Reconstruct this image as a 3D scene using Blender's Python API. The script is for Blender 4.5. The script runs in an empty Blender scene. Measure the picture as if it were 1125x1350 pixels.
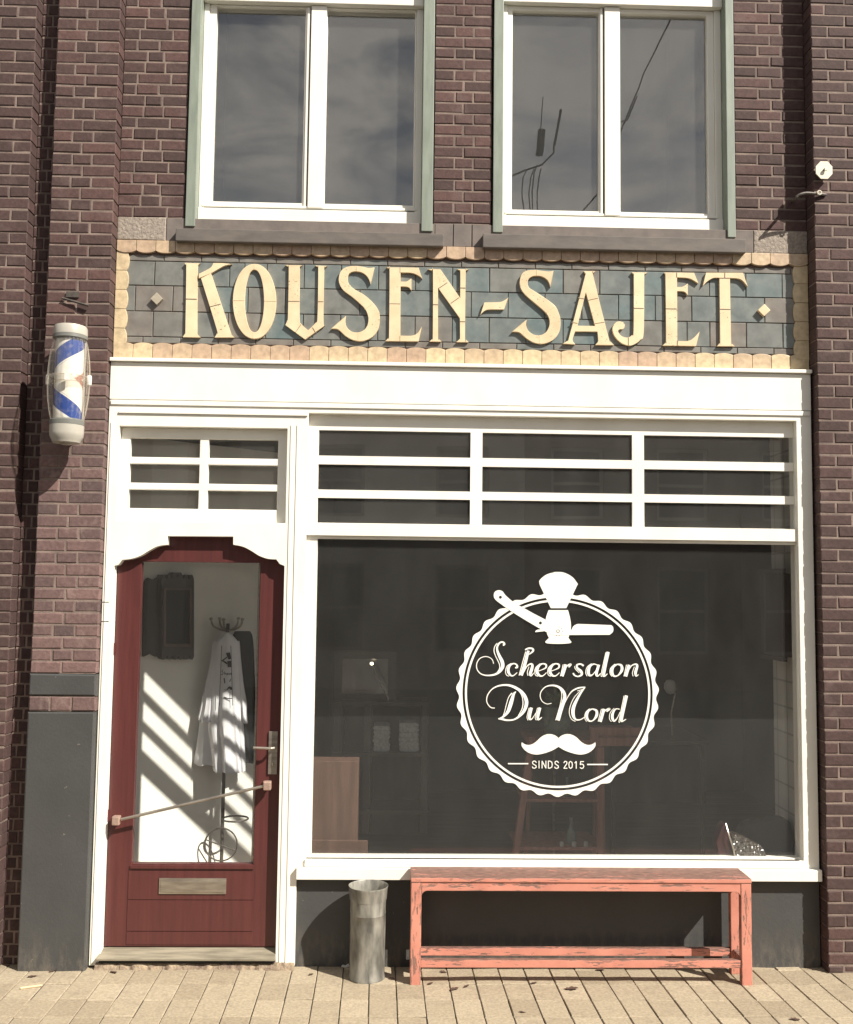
import bpy, bmesh, math, random
from mathutils import Vector, Matrix
from mathutils.geometry import tessellate_polygon, delaunay_2d_cdt
rnd = random.Random(7)
C = bpy.context.scene.collection
PI = math.pi
# ------------------------------------------------------------------ camera model
F = 1300.0; D = 1300.0/240.0
YAW, PIT, ROL = math.radians(1.52), math.radians(4.40), math.radians(0.676)
fw = Vector((math.sin(YAW)*math.cos(PIT), math.cos(YAW)*math.cos(PIT), math.sin(PIT)))
r0 = Vector((math.cos(YAW), -math.sin(YAW), 0)); u0 = r0.cross(fw)
RT = r0*math.cos(ROL)+u0*math.sin(ROL); UP = -r0*math.sin(ROL)+u0*math.cos(ROL)
def ray(px, py): return RT*(px-562.5)+UP*(675-py)+fw*F
_d = ray(500, 1275); CZ = -(_d.z*(D+0.02)/_d.y)
CAM = Vector((0, -D, CZ))
def P(px, py, Y=0.0):                      # photo pixel -> point on the plane y = Y
    d = ray(px, py); return CAM+d*((Y+D)/d.y)
def X(px, py, Y=0.0): return P(px, py, Y).x
def Z(px, py, Y=0.0): return P(px, py, Y).z
SLOPE = -0.027                             # the paving falls gently towards the wall
def gz(y): return SLOPE*min(y, 0.02) if y > -3 else 0.081
def G(px, py):                             # photo pixel -> point on the sloping pavement
    d = ray(px, py); t = (SLOPE*CAM.y-CAM.z)/(d.z-SLOPE*d.y); return CAM+d*t

cd = bpy.data.cameras.new('camera'); cam = bpy.data.objects.new('camera', cd); C.objects.link(cam)
M3 = Matrix((RT, UP, -fw)).transposed(); cam.matrix_world = Matrix.Translation(CAM) @ M3.to_4x4()
cd.sensor_fit = 'HORIZONTAL'; cd.sensor_width = 36; cd.lens = 36*F/1125; cd.clip_end = 500; cd.clip_start = 0.05
bpy.context.scene.camera = cam

# ------------------------------------------------------------------ materials
MATS = {}
def nt(name):
    m = bpy.data.materials.new(name); m.use_nodes = True; t = m.node_tree
    b = t.nodes['Principled BSDF']; MATS[name] = m; return m, t, b
def N(t, typ, **kw):
    n = t.nodes.new(typ)
    for k, v in kw.items():
        if k in n.inputs: n.inputs[k].default_value = v
        else: setattr(n, k, v)
    return n
def ramp(t, fac, stops):
    r = t.nodes.new('ShaderNodeValToRGB'); e = r.color_ramp.elements
    while len(e) < len(stops): e.new(0.5)
    for el, (p, c) in zip(e, stops): el.position = p; el.color = (*c, 1) if len(c) == 3 else c
    t.links.new(fac, r.inputs[0]); return r.outputs[0]
def mixc(t, fac, a, b, mode='MIX'):
    m = t.nodes.new('ShaderNodeMix'); m.data_type = 'RGBA'; m.blend_type = mode
    for s, v in ((0, fac), (6, a), (7, b)):
        if hasattr(v, 'links') or hasattr(v, 'is_linked'): t.links.new(v, m.inputs[s])
        else: m.inputs[s].default_value = v if s == 0 else (*v, 1)
    return m.outputs[2]
def coords(t, scale=(1, 1, 1), kind='Object'):
    tc = t.nodes.new('ShaderNodeTexCoord'); mp = t.nodes.new('ShaderNodeMapping'); mp.inputs['Scale'].default_value = scale
    t.links.new(tc.outputs[kind], mp.inputs[0]); return mp.outputs[0]
def noise(t, vec, scale, detail=4, rough=0.55):
    n = N(t, 'ShaderNodeTexNoise', Scale=scale, Detail=detail, Roughness=rough); t.links.new(vec, n.inputs['Vector']); return n.outputs['Fac']
def bump(t, b, h, strength=0.3, dist=0.01):
    n = N(t, 'ShaderNodeBump', Strength=strength, Distance=dist); t.links.new(h, n.inputs['Height']); t.links.new(n.outputs[0], b.inputs['Normal'])
def simple(name, c1, c2=None, rough=0.5, scale=12, stretch=(1, 1, 1), bmp=0.12, bdist=0.004, metal=0.0, lo=0.35, hi=0.65, spec=0.5, bscale=None):
    m, t, b = nt(name); v = coords(t, stretch); c2 = c2 or tuple(x*0.85 for x in c1)
    f = noise(t, v, scale, 6); t.links.new(ramp(t, f, [(lo, c1), (hi, c2)]), b.inputs['Base Color'])
    b.inputs['Roughness'].default_value = rough; b.inputs['Metallic'].default_value = metal; b.inputs['Specular IOR Level'].default_value = spec
    if bmp: bump(t, b, noise(t, v, bscale or scale*3, 5), bmp, bdist)
    return m
def tinted(name, a, bcol, stain, rough, attr='tint', scale=40, bmp=0.4, bdist=0.004, stain_lo=0.62, stain_hi=0.8, stain_scale=9, spec=0.3):
    """colour runs from a to bcol with the per-piece attribute, plus grain and stains"""
    m, t, b = nt(name); v = coords(t)
    at = t.nodes.new('ShaderNodeAttribute'); at.attribute_name = attr
    sp = t.nodes.new('ShaderNodeSeparateColor'); t.links.new(at.outputs['Color'], sp.inputs[0])
    c = mixc(t, sp.outputs[0], a, bcol)
    g = noise(t, v, scale, 6); c = mixc(t, 1.0, c, ramp(t, g, [(0.25, (0.72,)*3), (0.75, (1.22,)*3)]), 'MULTIPLY')
    s = noise(t, v, stain_scale, 7, 0.65); c = mixc(t, ramp(t, s, [(stain_lo, (0,)*3), (stain_hi, (0.75,)*3)]), c, stain)
    t.links.new(c, b.inputs['Base Color']); b.inputs['Roughness'].default_value = rough; b.inputs['Specular IOR Level'].default_value = spec
    bump(t, b, noise(t, v, scale*1.6, 6), bmp, bdist); return m

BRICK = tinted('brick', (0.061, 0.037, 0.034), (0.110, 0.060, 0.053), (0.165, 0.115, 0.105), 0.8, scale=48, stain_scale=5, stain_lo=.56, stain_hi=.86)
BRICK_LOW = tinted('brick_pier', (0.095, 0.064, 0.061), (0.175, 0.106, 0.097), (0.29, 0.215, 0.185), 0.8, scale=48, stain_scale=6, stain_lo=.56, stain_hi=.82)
MORTAR = simple('mortar', (0.235, 0.175, 0.145), (0.135, 0.10, 0.085), 0.9, 9, bmp=0.6, bscale=140)
STONE = simple('concrete_block', (0.33, 0.28, 0.23), (0.20, 0.165, 0.14), 0.9, 60, bmp=0.9, bdist=0.006, bscale=70)
STONE_SMOOTH = simple('smooth_stone', (0.165, 0.135, 0.118), (0.125, 0.105, 0.095), 0.8, 14, bmp=0.2)
SILL = simple('sill_stone', (0.140, 0.118, 0.102), (0.095, 0.082, 0.074), 0.75, 10, (0.6, 1, 1.5), bmp=0.25)
WHITE = simple('white_paint', (0.80, 0.775, 0.70), (0.745, 0.715, 0.635), 0.42, 5, (1, 1, 0.6), bmp=0.06, bscale=60)
GREEN = simple('green_paint', (0.225, 0.255, 0.21), (0.175, 0.20, 0.165), 0.5, 9, (3, 1, 0.6), bmp=0.1)
def plinth_paint():
    m, t, b = nt('grey_plinth_paint'); v = coords(t); n1 = noise(t, v, 4, 6); c = ramp(t, n1, [(.3, (.056, .055, .054)), (.7, (.045, .045, .044))])
    sp = N(t, 'ShaderNodeSeparateXYZ'); ge = N(t, 'ShaderNodeNewGeometry'); t.links.new(ge.outputs['Position'], sp.inputs[0])
    hz = N(t, 'ShaderNodeMapRange', **{'From Min': .22, 'From Max': 0.0}); t.links.new(sp.outputs['Z'], hz.inputs[0])
    n2 = noise(t, coords(t, (1, 1, .35)), 22, 7, .7); ms = mixc(t, 1.0, hz.outputs[0], ramp(t, n2, [(.45, (0,)*3), (.7, (.8,)*3)]), 'MULTIPLY')
    c = mixc(t, ms, c, (.16, .135, .105)); n3 = noise(t, v, 34, 3, .5); c = mixc(t, ramp(t, n3, [(.735, (0,)*3), (.75, (1,)*3)]), c, (.15, .13, .115))
    t.links.new(c, b.inputs['Base Color']); b.inputs['Roughness'].default_value = .6; bump(t, b, noise(t, v, 70, 5), .3, .004); return m
GREY = plinth_paint()
TILE = tinted('blue_tile', (0.172, 0.152, 0.132), (0.122, 0.158, 0.160), (0.25, 0.25, 0.225), 0.36, scale=11, bmp=0.12, stain_scale=7, stain_lo=0.45, stain_hi=0.8, spec=0.5)
SCALLOP = tinted('ochre_tile', (0.42, 0.295, 0.205), (0.57, 0.455, 0.28), (0.62, 0.55, 0.42), 0.42, scale=30, bmp=0.25, stain_scale=25, spec=0.5)
CREAM = None
def cream():
    m, t, b = nt('cream_glaze'); v = coords(t)
    at = t.nodes.new('ShaderNodeAttribute'); at.attribute_name = 'tint'
    sp = t.nodes.new('ShaderNodeSeparateColor'); t.links.new(at.outputs['Color'], sp.inputs[0])
    c = mixc(t, sp.outputs[0], (0.64, 0.50, 0.325), (0.72, 0.60, 0.40))
    g = noise(t, v, 9, 4); c = mixc(t, 1.0, c, ramp(t, g, [(0.3, (0.88, 0.84, 0.8)), (0.7, (1.05,)*3)]), 'MULTIPLY')
    s = noise(t, v, 95, 3, 0.6); w = noise(t, v, 5.5, 3)
    msk = mixc(t, 1.0, ramp(t, s, [(0.63, (0,)*3), (0.67, (1,)*3)]), ramp(t, w, [(0.5, (0,)*3), (0.6, (1,)*3)]), 'MULTIPLY')
    c = mixc(t, msk, c, (0.20, 0.13, 0.09)); t.links.new(c, b.inputs['Base Color'])
    b.inputs['Roughness'].default_value = 0.38; bump(t, b, noise(t, v, 60, 4), 0.12, 0.003); return m
CREAM = cream()
BUFF = simple('buff_glaze', (0.40, 0.35, 0.27), (0.32, 0.28, 0.22), 0.4, 30, bmp=.1)
CRACK = simple('dark_joint', (0.10, 0.075, 0.06), None, 0.9, 20, bmp=0)
RED = simple('dark_red_paint', (0.093, 0.026, 0.024), (0.070, 0.020, 0.019), 0.36, 5, (9, 1, 0.5), bmp=0.08, bscale=20)
STEEL = simple('brushed_steel', (0.50, 0.45, 0.38), (0.33, 0.29, 0.25), 0.38, 8, (1, 1, 6), bmp=0.1, metal=0.85)
COPPER = simple('worn_pinkish_metal', (0.55, 0.38, 0.30), (0.40, 0.28, 0.23), 0.45, 30, bmp=0.2, metal=0.5)
THRESH = simple('weathered_threshold', (0.27, 0.235, 0.175), (0.15, 0.13, 0.095), 0.6, 14, (0.4, 3, 3), bmp=0.2)
RUBBLE = simple('crumbling_mortar', (0.34, 0.265, 0.18), (0.13, 0.09, 0.07), 0.95, 22, bmp=0.9, bdist=0.012)
BLACK = simple('dull_black', (0.012, 0.011, 0.011), None, 0.8, 20, bmp=0)
ZINC = simple('weathered_zinc', (0.29, 0.275, 0.235), (0.095, 0.09, 0.08), 0.5, 11, (1.8, 1.8, 0.5), bmp=0.2, metal=0.25)
DARK_WOOD = simple('dark_stained_wood', (0.050, 0.030, 0.024), (0.030, 0.019, 0.016), 0.5, 9, (1, 1, 0.2), bmp=0.1)
MID_WOOD = simple('brown_wood', (0.125, 0.070, 0.050), (0.08, 0.045, 0.034), 0.5, 7, (3, 3, 0.35), bmp=0.12)
RED_WOOD = simple('reddish_wood', (0.42, 0.205, 0.155), (0.30, 0.145, 0.115), 0.55, 9, (3, 3, 0.4), bmp=0.15)
PLASTER = simple('white_plaster', (0.85, 0.83, 0.77), (0.81, 0.79, 0.73), 0.8, 4, bmp=0.15)
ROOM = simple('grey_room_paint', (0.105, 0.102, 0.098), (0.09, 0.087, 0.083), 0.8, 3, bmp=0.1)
ROOM_TILE = None
FLOOR = simple('dark_floorboards', (0.20, 0.155, 0.12), (0.15, 0.115, 0.09), 0.5, 6, (0.3, 4, 1), bmp=0.1)
CLOTH = simple('white_cotton', (0.78, 0.77, 0.79), (0.71, 0.70, 0.73), 0.9, 8, bmp=0.15)
BLACKCLOTH = simple('black_cloth', (0.018, 0.018, 0.020), None, 0.9, 30, bmp=0.3)
INK = simple('black_print', (0.015, 0.015, 0.02), None, 0.8, 30, bmp=0)
TOWEL = simple('grey_terry', (0.60, 0.61, 0.60), (0.42, 0.43, 0.43), 0.95, 60, bmp=0.8, bdist=0.01)
GLASSY = simple('pale_green_glass', (0.20, 0.24, 0.20), (0.10, 0.13, 0.11), 0.12, 6, bmp=0)
LEAFY = simple('house_leaf', (0.16, 0.19, 0.12), (0.08, 0.11, 0.06), 0.5, 20, bmp=0.2)
PAPER = simple('off_white_ceramic', (0.62, 0.60, 0.55), None, 0.5, 10, bmp=0)
VINYL = simple('white_vinyl', (0.80, 0.785, 0.72), (0.775, 0.76, 0.69), 0.5, 3, bmp=0)
DEADLEAF = simple('dry_leaf', (0.115, 0.06, 0.04), (0.05, 0.03, 0.022), 0.8, 60, bmp=0.4)
STRAW = simple('pale_straw', (0.55, 0.43, 0.26), None, 0.7, 30, bmp=0.1)
IRON = simple('grey_iron', (0.10, 0.085, 0.07), (0.06, 0.05, 0.045), 0.6, 30, bmp=0.3, metal=0.3)
ENAMEL = simple('cream_enamel', (0.70, 0.66, 0.54), (0.63, 0.58, 0.47), 0.4, 20, bmp=0.05)
OPP = simple('far_brick', (0.12, 0.085, 0.07), (0.09, 0.065, 0.055), 0.85, 3, bmp=0.1)
OPPLIGHT = simple('far_render', (0.34, 0.32, 0.29), (0.28, 0.265, 0.24), 0.85, 3, bmp=0.1)
ASPHALT = simple('asphalt', (0.06, 0.058, 0.055), (0.045, 0.043, 0.041), 0.9, 30, bmp=0.4)
CAPGREY = simple('pole_cap_enamel', (0.42, 0.395, 0.345), (0.36, 0.335, 0.29), 0.3, 6, bmp=0.02)
CAPBAND = simple('pole_band', (0.16, 0.16, 0.145), None, 0.35, 8, bmp=0.02)
PAVER = tinted('paver', (0.265, 0.215, 0.150), (0.355, 0.295, 0.212), (0.20, 0.158, 0.115), 0.92, scale=70, bmp=0.7, stain_scale=13, stain_lo=0.52, stain_hi=0.85, bdist=0.003)
JOINT = simple('paver_joint_soil', (0.05, 0.040, 0.03), (0.028, 0.024, 0.02), 0.95, 40, bmp=0.5)

def tiled():
    m, t, b = nt('pale_wall_tile'); v = coords(t)
    sx = N(t, 'ShaderNodeSeparateXYZ'); t.links.new(v, sx.inputs[0]); cb = N(t, 'ShaderNodeCombineXYZ')
    t.links.new(sx.outputs['Y'], cb.inputs['X']); t.links.new(sx.outputs['Z'], cb.inputs['Y'])
    br = N(t, 'ShaderNodeTexBrick', offset=0.0, **{'Scale': 1.0, 'Mortar Size': 0.006, 'Brick Width': 0.15, 'Row Height': 0.15})
    br.inputs['Color1'].default_value = (0.50, 0.48, 0.44, 1); br.inputs['Color2'].default_value = (0.46, 0.44, 0.40, 1); br.inputs['Mortar'].default_value = (0.30, 0.285, 0.26, 1)
    t.links.new(cb.outputs[0], br.inputs['Vector']); t.links.new(br.outputs['Color'], b.inputs['Base Color']); b.inputs['Roughness'].default_value = 0.3
    return m
ROOM_TILE = tiled()

def worn(name, sc1, sc2):                                   # salmon paint flaking off brown wood
    m, t, b = nt(name); v = coords(t, sc1)
    n1 = noise(t, v, 3.2, 8, 0.62); v2 = coords(t, sc2); n2 = noise(t, v2, 7, 6, 0.6)
    ad = N(t, 'ShaderNodeMath', operation='ADD'); t.links.new(n1, ad.inputs[0]); t.links.new(n2, ad.inputs[1])
    ge = N(t, 'ShaderNodeNewGeometry'); sp = N(t, 'ShaderNodeSeparateXYZ'); t.links.new(ge.outputs['Normal'], sp.inputs[0])
    up = N(t, 'ShaderNodeMath', operation='MULTIPLY_ADD'); up.use_clamp = False; t.links.new(sp.outputs['Z'], up.inputs[0]); up.inputs[1].default_value = 0.31
    t.links.new(ad.outputs[0], up.inputs[2])
    msk = ramp(t, up.outputs[0], [(0.0, (0,)*3), (1.0, (1,)*3)])
    bv = t.nodes.new('ShaderNodeBevel'); bv.samples = 4; bv.inputs['Radius'].default_value = 0.009
    dt = N(t, 'ShaderNodeVectorMath', operation='DOT_PRODUCT'); t.links.new(bv.outputs[0], dt.inputs[0]); t.links.new(ge.outputs['Normal'], dt.inputs[1])
    eg = N(t, 'ShaderNodeMath', operation='MULTIPLY_ADD'); t.links.new(dt.outputs['Value'], eg.inputs[0]); eg.inputs[1].default_value = -0.75; eg.inputs[2].default_value = 0.75
    nl_ = noise(t, coords(t), 2.6, 3); lg = N(t, 'ShaderNodeMath', operation='MULTIPLY_ADD'); t.links.new(nl_, lg.inputs[0]); lg.inputs[1].default_value = 0.35; t.links.new(up.outputs[0], lg.inputs[2])
    tt = N(t, 'ShaderNodeMath', operation='ADD'); t.links.new(lg.outputs[0], tt.inputs[0]); t.links.new(eg.outputs[0], tt.inputs[1])
    sub = N(t, 'ShaderNodeMapRange', **{'From Min': 1.268, 'From Max': 1.315}); t.links.new(tt.outputs[0], sub.inputs[0])
    wood = ramp(t, n2, [(0.35, (0.085, 0.042, 0.034)), (0.65, (0.24, 0.135, 0.105))])
    pn = noise(t, coords(t), 8, 4); paint = ramp(t, pn, [(0.3, (0.57, 0.235, 0.170)), (0.7, (0.45, 0.175, 0.128))])
    t.links.new(mixc(t, sub.outputs[0], paint, wood), b.inputs['Base Color']); b.inputs['Roughness'].default_value = 0.55
    inv = N(t, 'ShaderNodeMath', operation='SUBTRACT'); inv.inputs[0].default_value = 1.0; t.links.new(sub.outputs[0], inv.inputs[1])
    bump(t, b, inv.outputs[0], 0.5, 0.002); return m
WORN = worn('worn_salmon_paint', (1.3, 9, 9), (2.6, 15, 15)); WORN_V = worn('worn_salmon_leg_paint', (9, 9, 1.6), (15, 15, 3))

def glass(name, r0=0.05, tint=(0.985, 0.99, 0.985), dust=.02):
    m = bpy.data.materials.new(name); m.use_nodes = True; t = m.node_tree; t.nodes.clear()
    out = N(t, 'ShaderNodeOutputMaterial'); tr = N(t, 'ShaderNodeBsdfTransparent'); tr.inputs[0].default_value = (*tint, 1)
    gl = N(t, 'ShaderNodeBsdfGlossy'); gl.inputs['Roughness'].default_value = 0.0; gl.inputs['Color'].default_value = (1, 1, 1, 1)
    lw = N(t, 'ShaderNodeLayerWeight', Blend=0.5); pw = N(t, 'ShaderNodeMath', operation='POWER'); t.links.new(lw.outputs['Facing'], pw.inputs[0]); pw.inputs[1].default_value = 5
    ma = N(t, 'ShaderNodeMath', operation='MULTIPLY_ADD'); t.links.new(pw.outputs[0], ma.inputs[0]); ma.inputs[1].default_value = 1-r0; ma.inputs[2].default_value = r0
    mx = N(t, 'ShaderNodeMixShader'); t.links.new(ma.outputs[0], mx.inputs[0]); t.links.new(tr.outputs[0], mx.inputs[1]); t.links.new(gl.outputs[0], mx.inputs[2])
    v = coords(t); n = N(t, 'ShaderNodeBump', Strength=0.02, Distance=0.02); t.links.new(noise(t, v, 1.7, 2), n.inputs['Height']); t.links.new(n.outputs[0], gl.inputs['Normal'])
    df = N(t, 'ShaderNodeBsdfDiffuse'); df.inputs['Color'].default_value = (.80, .78, .74, 1)
    dn = N(t, 'ShaderNodeMapRange', **{'From Min': .25, 'From Max': .75, 'To Min': dust*.75, 'To Max': dust*1.3}); t.links.new(noise(t, coords(t, (2, 1, .8)), 3.0, 6, .65), dn.inputs[0])
    m2 = N(t, 'ShaderNodeMixShader'); t.links.new(dn.outputs[0], m2.inputs[0]); t.links.new(mx.outputs[0], m2.inputs[1]); t.links.new(df.outputs[0], m2.inputs[2])
    t.links.new(m2.outputs[0], out.inputs[0]); return m
GLASS = glass('window_glass', 0.042, dust=.0135)
GLASS_DUSTY = glass('dusty_window_glass', 0.095, dust=.021)
GLASS_DOOR = glass('door_glass', 0.03, dust=.007)

# ------------------------------------------------------------------ mesh builder
class MB:
    def __init__(s): s.v = []; s.f = []; s.m = []; s.t = []
    def add(s, vs, fs, mi=0, tint=0.5):
        o = len(s.v); s.v += [Vector(p) for p in vs]
        for f in fs: s.f.append([o+i for i in f]); s.m.append(mi); s.t.append(tint)
    def box(s, x0, x1, y0, y1, z0, z1, mi=0, tint=0.5):
        a, b = min(x0, x1), max(x0, x1); c, d = min(y0, y1), max(y0, y1); e, f = min(z0, z1), max(z0, z1)
        s.add([(a, c, e), (b, c, e), (b, d, e), (a, d, e), (a, c, f), (b, c, f), (b, d, f), (a, d, f)],
              [(0, 3, 2, 1), (4, 5, 6, 7), (0, 1, 5, 4), (1, 2, 6, 5), (2, 3, 7, 6), (3, 0, 4, 7)], mi, tint)
    def obox(s, c, ax, ay, az, hx, hy, hz, mi=0, tint=0.5):
        c = Vector(c); vs = [c+ax*(hx*i)+ay*(hy*j)+az*(hz*k) for k in (-1, 1) for i, j in ((-1, -1), (1, -1), (1, 1), (-1, 1))]
        s.add(vs, [(0, 3, 2, 1), (4, 5, 6, 7), (0, 1, 5, 4), (1, 2, 6, 5), (2, 3, 7, 6), (3, 0, 4, 7)], mi, tint)
    def brick(s, x0, x1, y0, y1, z0, z1, r=0.004, mi=0, tint=0.5, j=0.0012):
        """box whose front (-y) edges are worn round"""
        q = lambda: rnd.uniform(-j, j)
        def ring(dx, y, sc=1): return [(x0+dx+q(), y, z0+dx+q()), (x1-dx+q(), y, z0+dx+q()), (x1-dx+q(), y, z1-dx+q()), (x0+dx+q(), y, z1-dx+q())]
        r1 = ring(r, y0+q()*0.5); r2 = ring(r*0.3, y0+r*0.45); r3 = ring(0, y0+r*1.2); r4 = [(x, y1, z) for x, _, z in r3]
        fs = [(0, 1, 2, 3)]
        for k in range(3):
            for i in range(4): fs.append((k*4+i, (k+1)*4+i, (k+1)*4+(i+1) % 4, k*4+(i+1) % 4))
        s.add(r1+r2+r3+r4, fs, mi, tint)
    def prism(s, outer, y0, y1, holes=(), mi=0, tint=0.5, back=True):
        """polygon in (x, z) extruded from y0 (front) to y1"""
        loops = [list(outer)]+[list(h) for h in holes]
        flat = [p for l in loops for p in l]; n = len(flat); es = []; k = 0
        for l in loops: es += [(k+i, k+(i+1) % len(l)) for i in range(len(l))]; k += len(l)
        cv, _, cf, ov, _, _ = delaunay_2d_cdt([Vector((p[0], p[1])) for p in flat], es, [], 0, 1e-7)
        idx = {}; extra = []
        for i, o in enumerate(ov):
            if o: idx[i] = o[0]
            else: idx[i] = len(flat)+len(extra); extra.append((cv[i].x, cv[i].y))
        allp = flat+extra; n = len(allp)
        def inside(px, py):
            c = False
            for l in loops:
                for i in range(len(l)):
                    (x0, z0), (x1, z1) = l[i][:2], l[i-1][:2]
                    if (z0 > py) != (z1 > py) and px < (x1-x0)*(py-z0)/(z1-z0)+x0: c = not c
            return c
        vs = [(p[0], y0, p[1]) for p in allp]+[(p[0], y1, p[1]) for p in allp]; fs = []
        for f in cf:
            t = tuple(idx[i] for i in f)
            if len(set(t)) < 3: continue
            a, b, c = (allp[i] for i in t); cr = (b[0]-a[0])*(c[1]-a[1])-(b[1]-a[1])*(c[0]-a[0])
            if abs(cr) < 1e-12 or not inside((a[0]+b[0]+c[0])/3, (a[1]+b[1]+c[1])/3): continue
            t = t if cr > 0 else (t[0], t[2], t[1])
            fs.append(t)
            if back: fs.append((t[0]+n, t[2]+n, t[1]+n))
        k = 0
        for li, l in enumerate(loops):
            for i in range(len(l)):
                a, b = k+i, k+(i+1) % len(l)
                fs.append((a, b, b+n, a+n))
            k += len(l)
        s.add(vs, fs, mi, tint)
    def tube(s, pts, rad, seg=8, mi=0, caps=True, tint=0.5):
        pts = [Vector(p) for p in pts]; rs = rad if isinstance(rad, (list, tuple)) else [rad]*len(pts); vs = []; fs = []
        up = None
        for i, p in enumerate(pts):
            d = (pts[min(i+1, len(pts)-1)]-pts[max(i-1, 0)]).normalized()
            if up is None: up = Vector((0, 0, 1)) if abs(d.z) < 0.9 else Vector((1, 0, 0))
            a = d.cross(up).normalized(); b = a.cross(d).normalized(); up = b
            for k in range(seg): th = 2*PI*k/seg; vs.append(p+(a*math.cos(th)+b*math.sin(th))*rs[i])
        for i in range(len(pts)-1):
            for k in range(seg): fs.append((i*seg+k, i*seg+(k+1) % seg, (i+1)*seg+(k+1) % seg, (i+1)*seg+k))
        if caps: fs.append(tuple(range(seg))[::-1]); fs.append(tuple((len(pts)-1)*seg+k for k in range(seg)))
        s.add(vs, fs, mi, tint)
    def lathe(s, c, prof, seg=32, mi=0, tint=0.5, wob=None):
        """profile of (radius, z) about a vertical axis through c"""
        c = Vector(c); vs = []; fs = []
        for r, z in prof:
            for k in range(seg):
                th = 2*PI*k/seg; rr = r*(1+(wob(th, z) if wob else 0)); vs.append(c+Vector((rr*math.cos(th), rr*math.sin(th), z)))
        for i in range(len(prof)-1):
            for k in range(seg): fs.append((i*seg+k, i*seg+(k+1) % seg, (i+1)*seg+(k+1) % seg, (i+1)*seg+k))
        if prof[0][0] > 1e-5: fs.append(tuple(range(seg))[::-1])
        if prof[-1][0] > 1e-5: fs.append(tuple((len(prof)-1)*seg+k for k in range(seg)))
        s.add(vs, fs, mi, tint)
    def build(s, name, mats, parent=None, bevel=0.0, smooth=False, seg=2, fixn=True):
        org = ORG.get(parent, Vector()) if parent else Vector()
        me = bpy.data.meshes.new(name); me.from_pydata([tuple(v-org) for v in s.v], [], s.f)
        for m in (mats if isinstance(mats, (list, tuple)) else [mats]): me.materials.append(m)
        for i, p in enumerate(me.polygons): p.material_index = s.m[i]; p.use_smooth = smooth
        ca = me.color_attributes.new('tint', 'FLOAT_COLOR', 'CORNER')
        for i, p in enumerate(me.polygons):
            for li in p.loop_indices: ca.data[li].color = (s.t[i],)*3+(1,)
        if fixn or bevel:
            bm = bmesh.new(); bm.from_mesh(me)
            if fixn: bmesh.ops.recalc_face_normals(bm, faces=bm.faces)
            if bevel:
                bm.normal_update(); es = [e for e in bm.edges if len(e.link_faces) == 2 and e.calc_face_angle(0) > 0.5]
                bmesh.ops.bevel(bm, geom=es, offset=bevel, segments=seg, affect='EDGES', profile=0.6, clamp_overlap=True)
            bm.to_mesh(me); bm.free()
        if smooth: me.set_sharp_from_angle(angle=math.radians(40))
        o = bpy.data.objects.new(name, me); C.objects.link(o); o.parent = parent if parent else None
        ORG[o] = org
        return o
ORG = {}
def thing(name, label, cat, loc=(0, 0, 0), group=None):
    o = bpy.data.objects.new(name, None); C.objects.link(o); o.location = loc; o.empty_display_size = 0.1
    o['label'] = label; o['category'] = cat
    if group: o['group'] = group
    ORG[o] = Vector(loc); return o
def tag(o, label, cat, group=None):
    o['label'] = label; o['category'] = cat
    if group: o['group'] = group
    return o
def recentre(o):                                # move a mesh's origin to the middle of its base
    me = o.data; xs = [v.co for v in me.vertices]
    c = Vector(((min(v.x for v in xs)+max(v.x for v in xs))/2, (min(v.y for v in xs)+max(v.y for v in xs))/2, min(v.z for v in xs)))
    me.transform(Matrix.Translation(-c)); o.location = c; ORG[o] = c; return o
def struct(o): o['kind'] = 'structure'; return o

def catmull(pts, closed=False, n=6):
    out = []; L = len(pts); dim = len(pts[0])
    rng = range(L if closed else L-1)
    for i in rng:
        g = lambda k: pts[k % L] if closed else pts[min(max(k, 0), L-1)]
        p0, p1, p2, p3 = g(i-1), g(i), g(i+1), g(i+2)
        for k in range(n):
            t = k/n; out.append(tuple(0.5*((2*p1[d])+(-p0[d]+p2[d])*t+(2*p0[d]-5*p1[d]+4*p2[d]-p3[d])*t*t+(-p0[d]+3*p1[d]-3*p2[d]+p3[d])*t**3) for d in range(dim)))
    if not closed: out.append(tuple(pts[-1]))
    return out
def outline(pts, n=5):
    """closed outline; points carrying a third value are corners, the rest run smoothly"""
    cs = [i for i, p in enumerate(pts) if len(p) > 2]; L = len(pts)
    if not cs: return catmull([p[:2] for p in pts], True, n)
    out = []
    for a, b in zip(cs, cs[1:]+[cs[0]+L]):
        seg = [pts[k % L][:2] for k in range(a, b+1)]
        out += [seg[0]] if len(seg) == 2 else catmull(seg, False, n)[:-1]
    return out
def topx(pts, ox, oy, sc, Y): return [(lambda p: (p.x, p.z))(P(ox+p[0]/sc, oy+p[1]/sc, Y)) for p in pts]
def rect(x0, x1, z0, z1): return [(x0, z0), (x1, z0), (x1, z1), (x0, z1)]
# ------------------------------------------------------------------ key lines of the facade
YP, YW, YF = -0.045, 0.04, 0.0; YR = -0.062
fxl = (X(143.3, 529.8)+X(134.4, 800)+X(118.5, 1268))/3            # left edge of the white frame
fxr = (X(1068.2, 538.5)+X(1074.1, 758)+X(1081.6, 1158.8))/3       # right edge
pxl = fxl-0.004; pxr = fxr+0.014                                  # inner faces of the brick piers
zft = (Z(144, 469.3)+Z(400, 474)+Z(1069, 487.5))/3                # fascia top
zfb = (Z(144, 526.2)+Z(400, 531.5)+Z(1063, 540.1))/3              # fascia bottom
zp2, zp1 = Z(100, 888.3, YP), Z(90, 201.8, YP); ch = (zp1-zp2)/44.0   # brick course height
BLD = thing('shop_building', 'brown brick shop building with white shopfront and two tall upper windows', 'building', (0, 0.2, 0))

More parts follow.
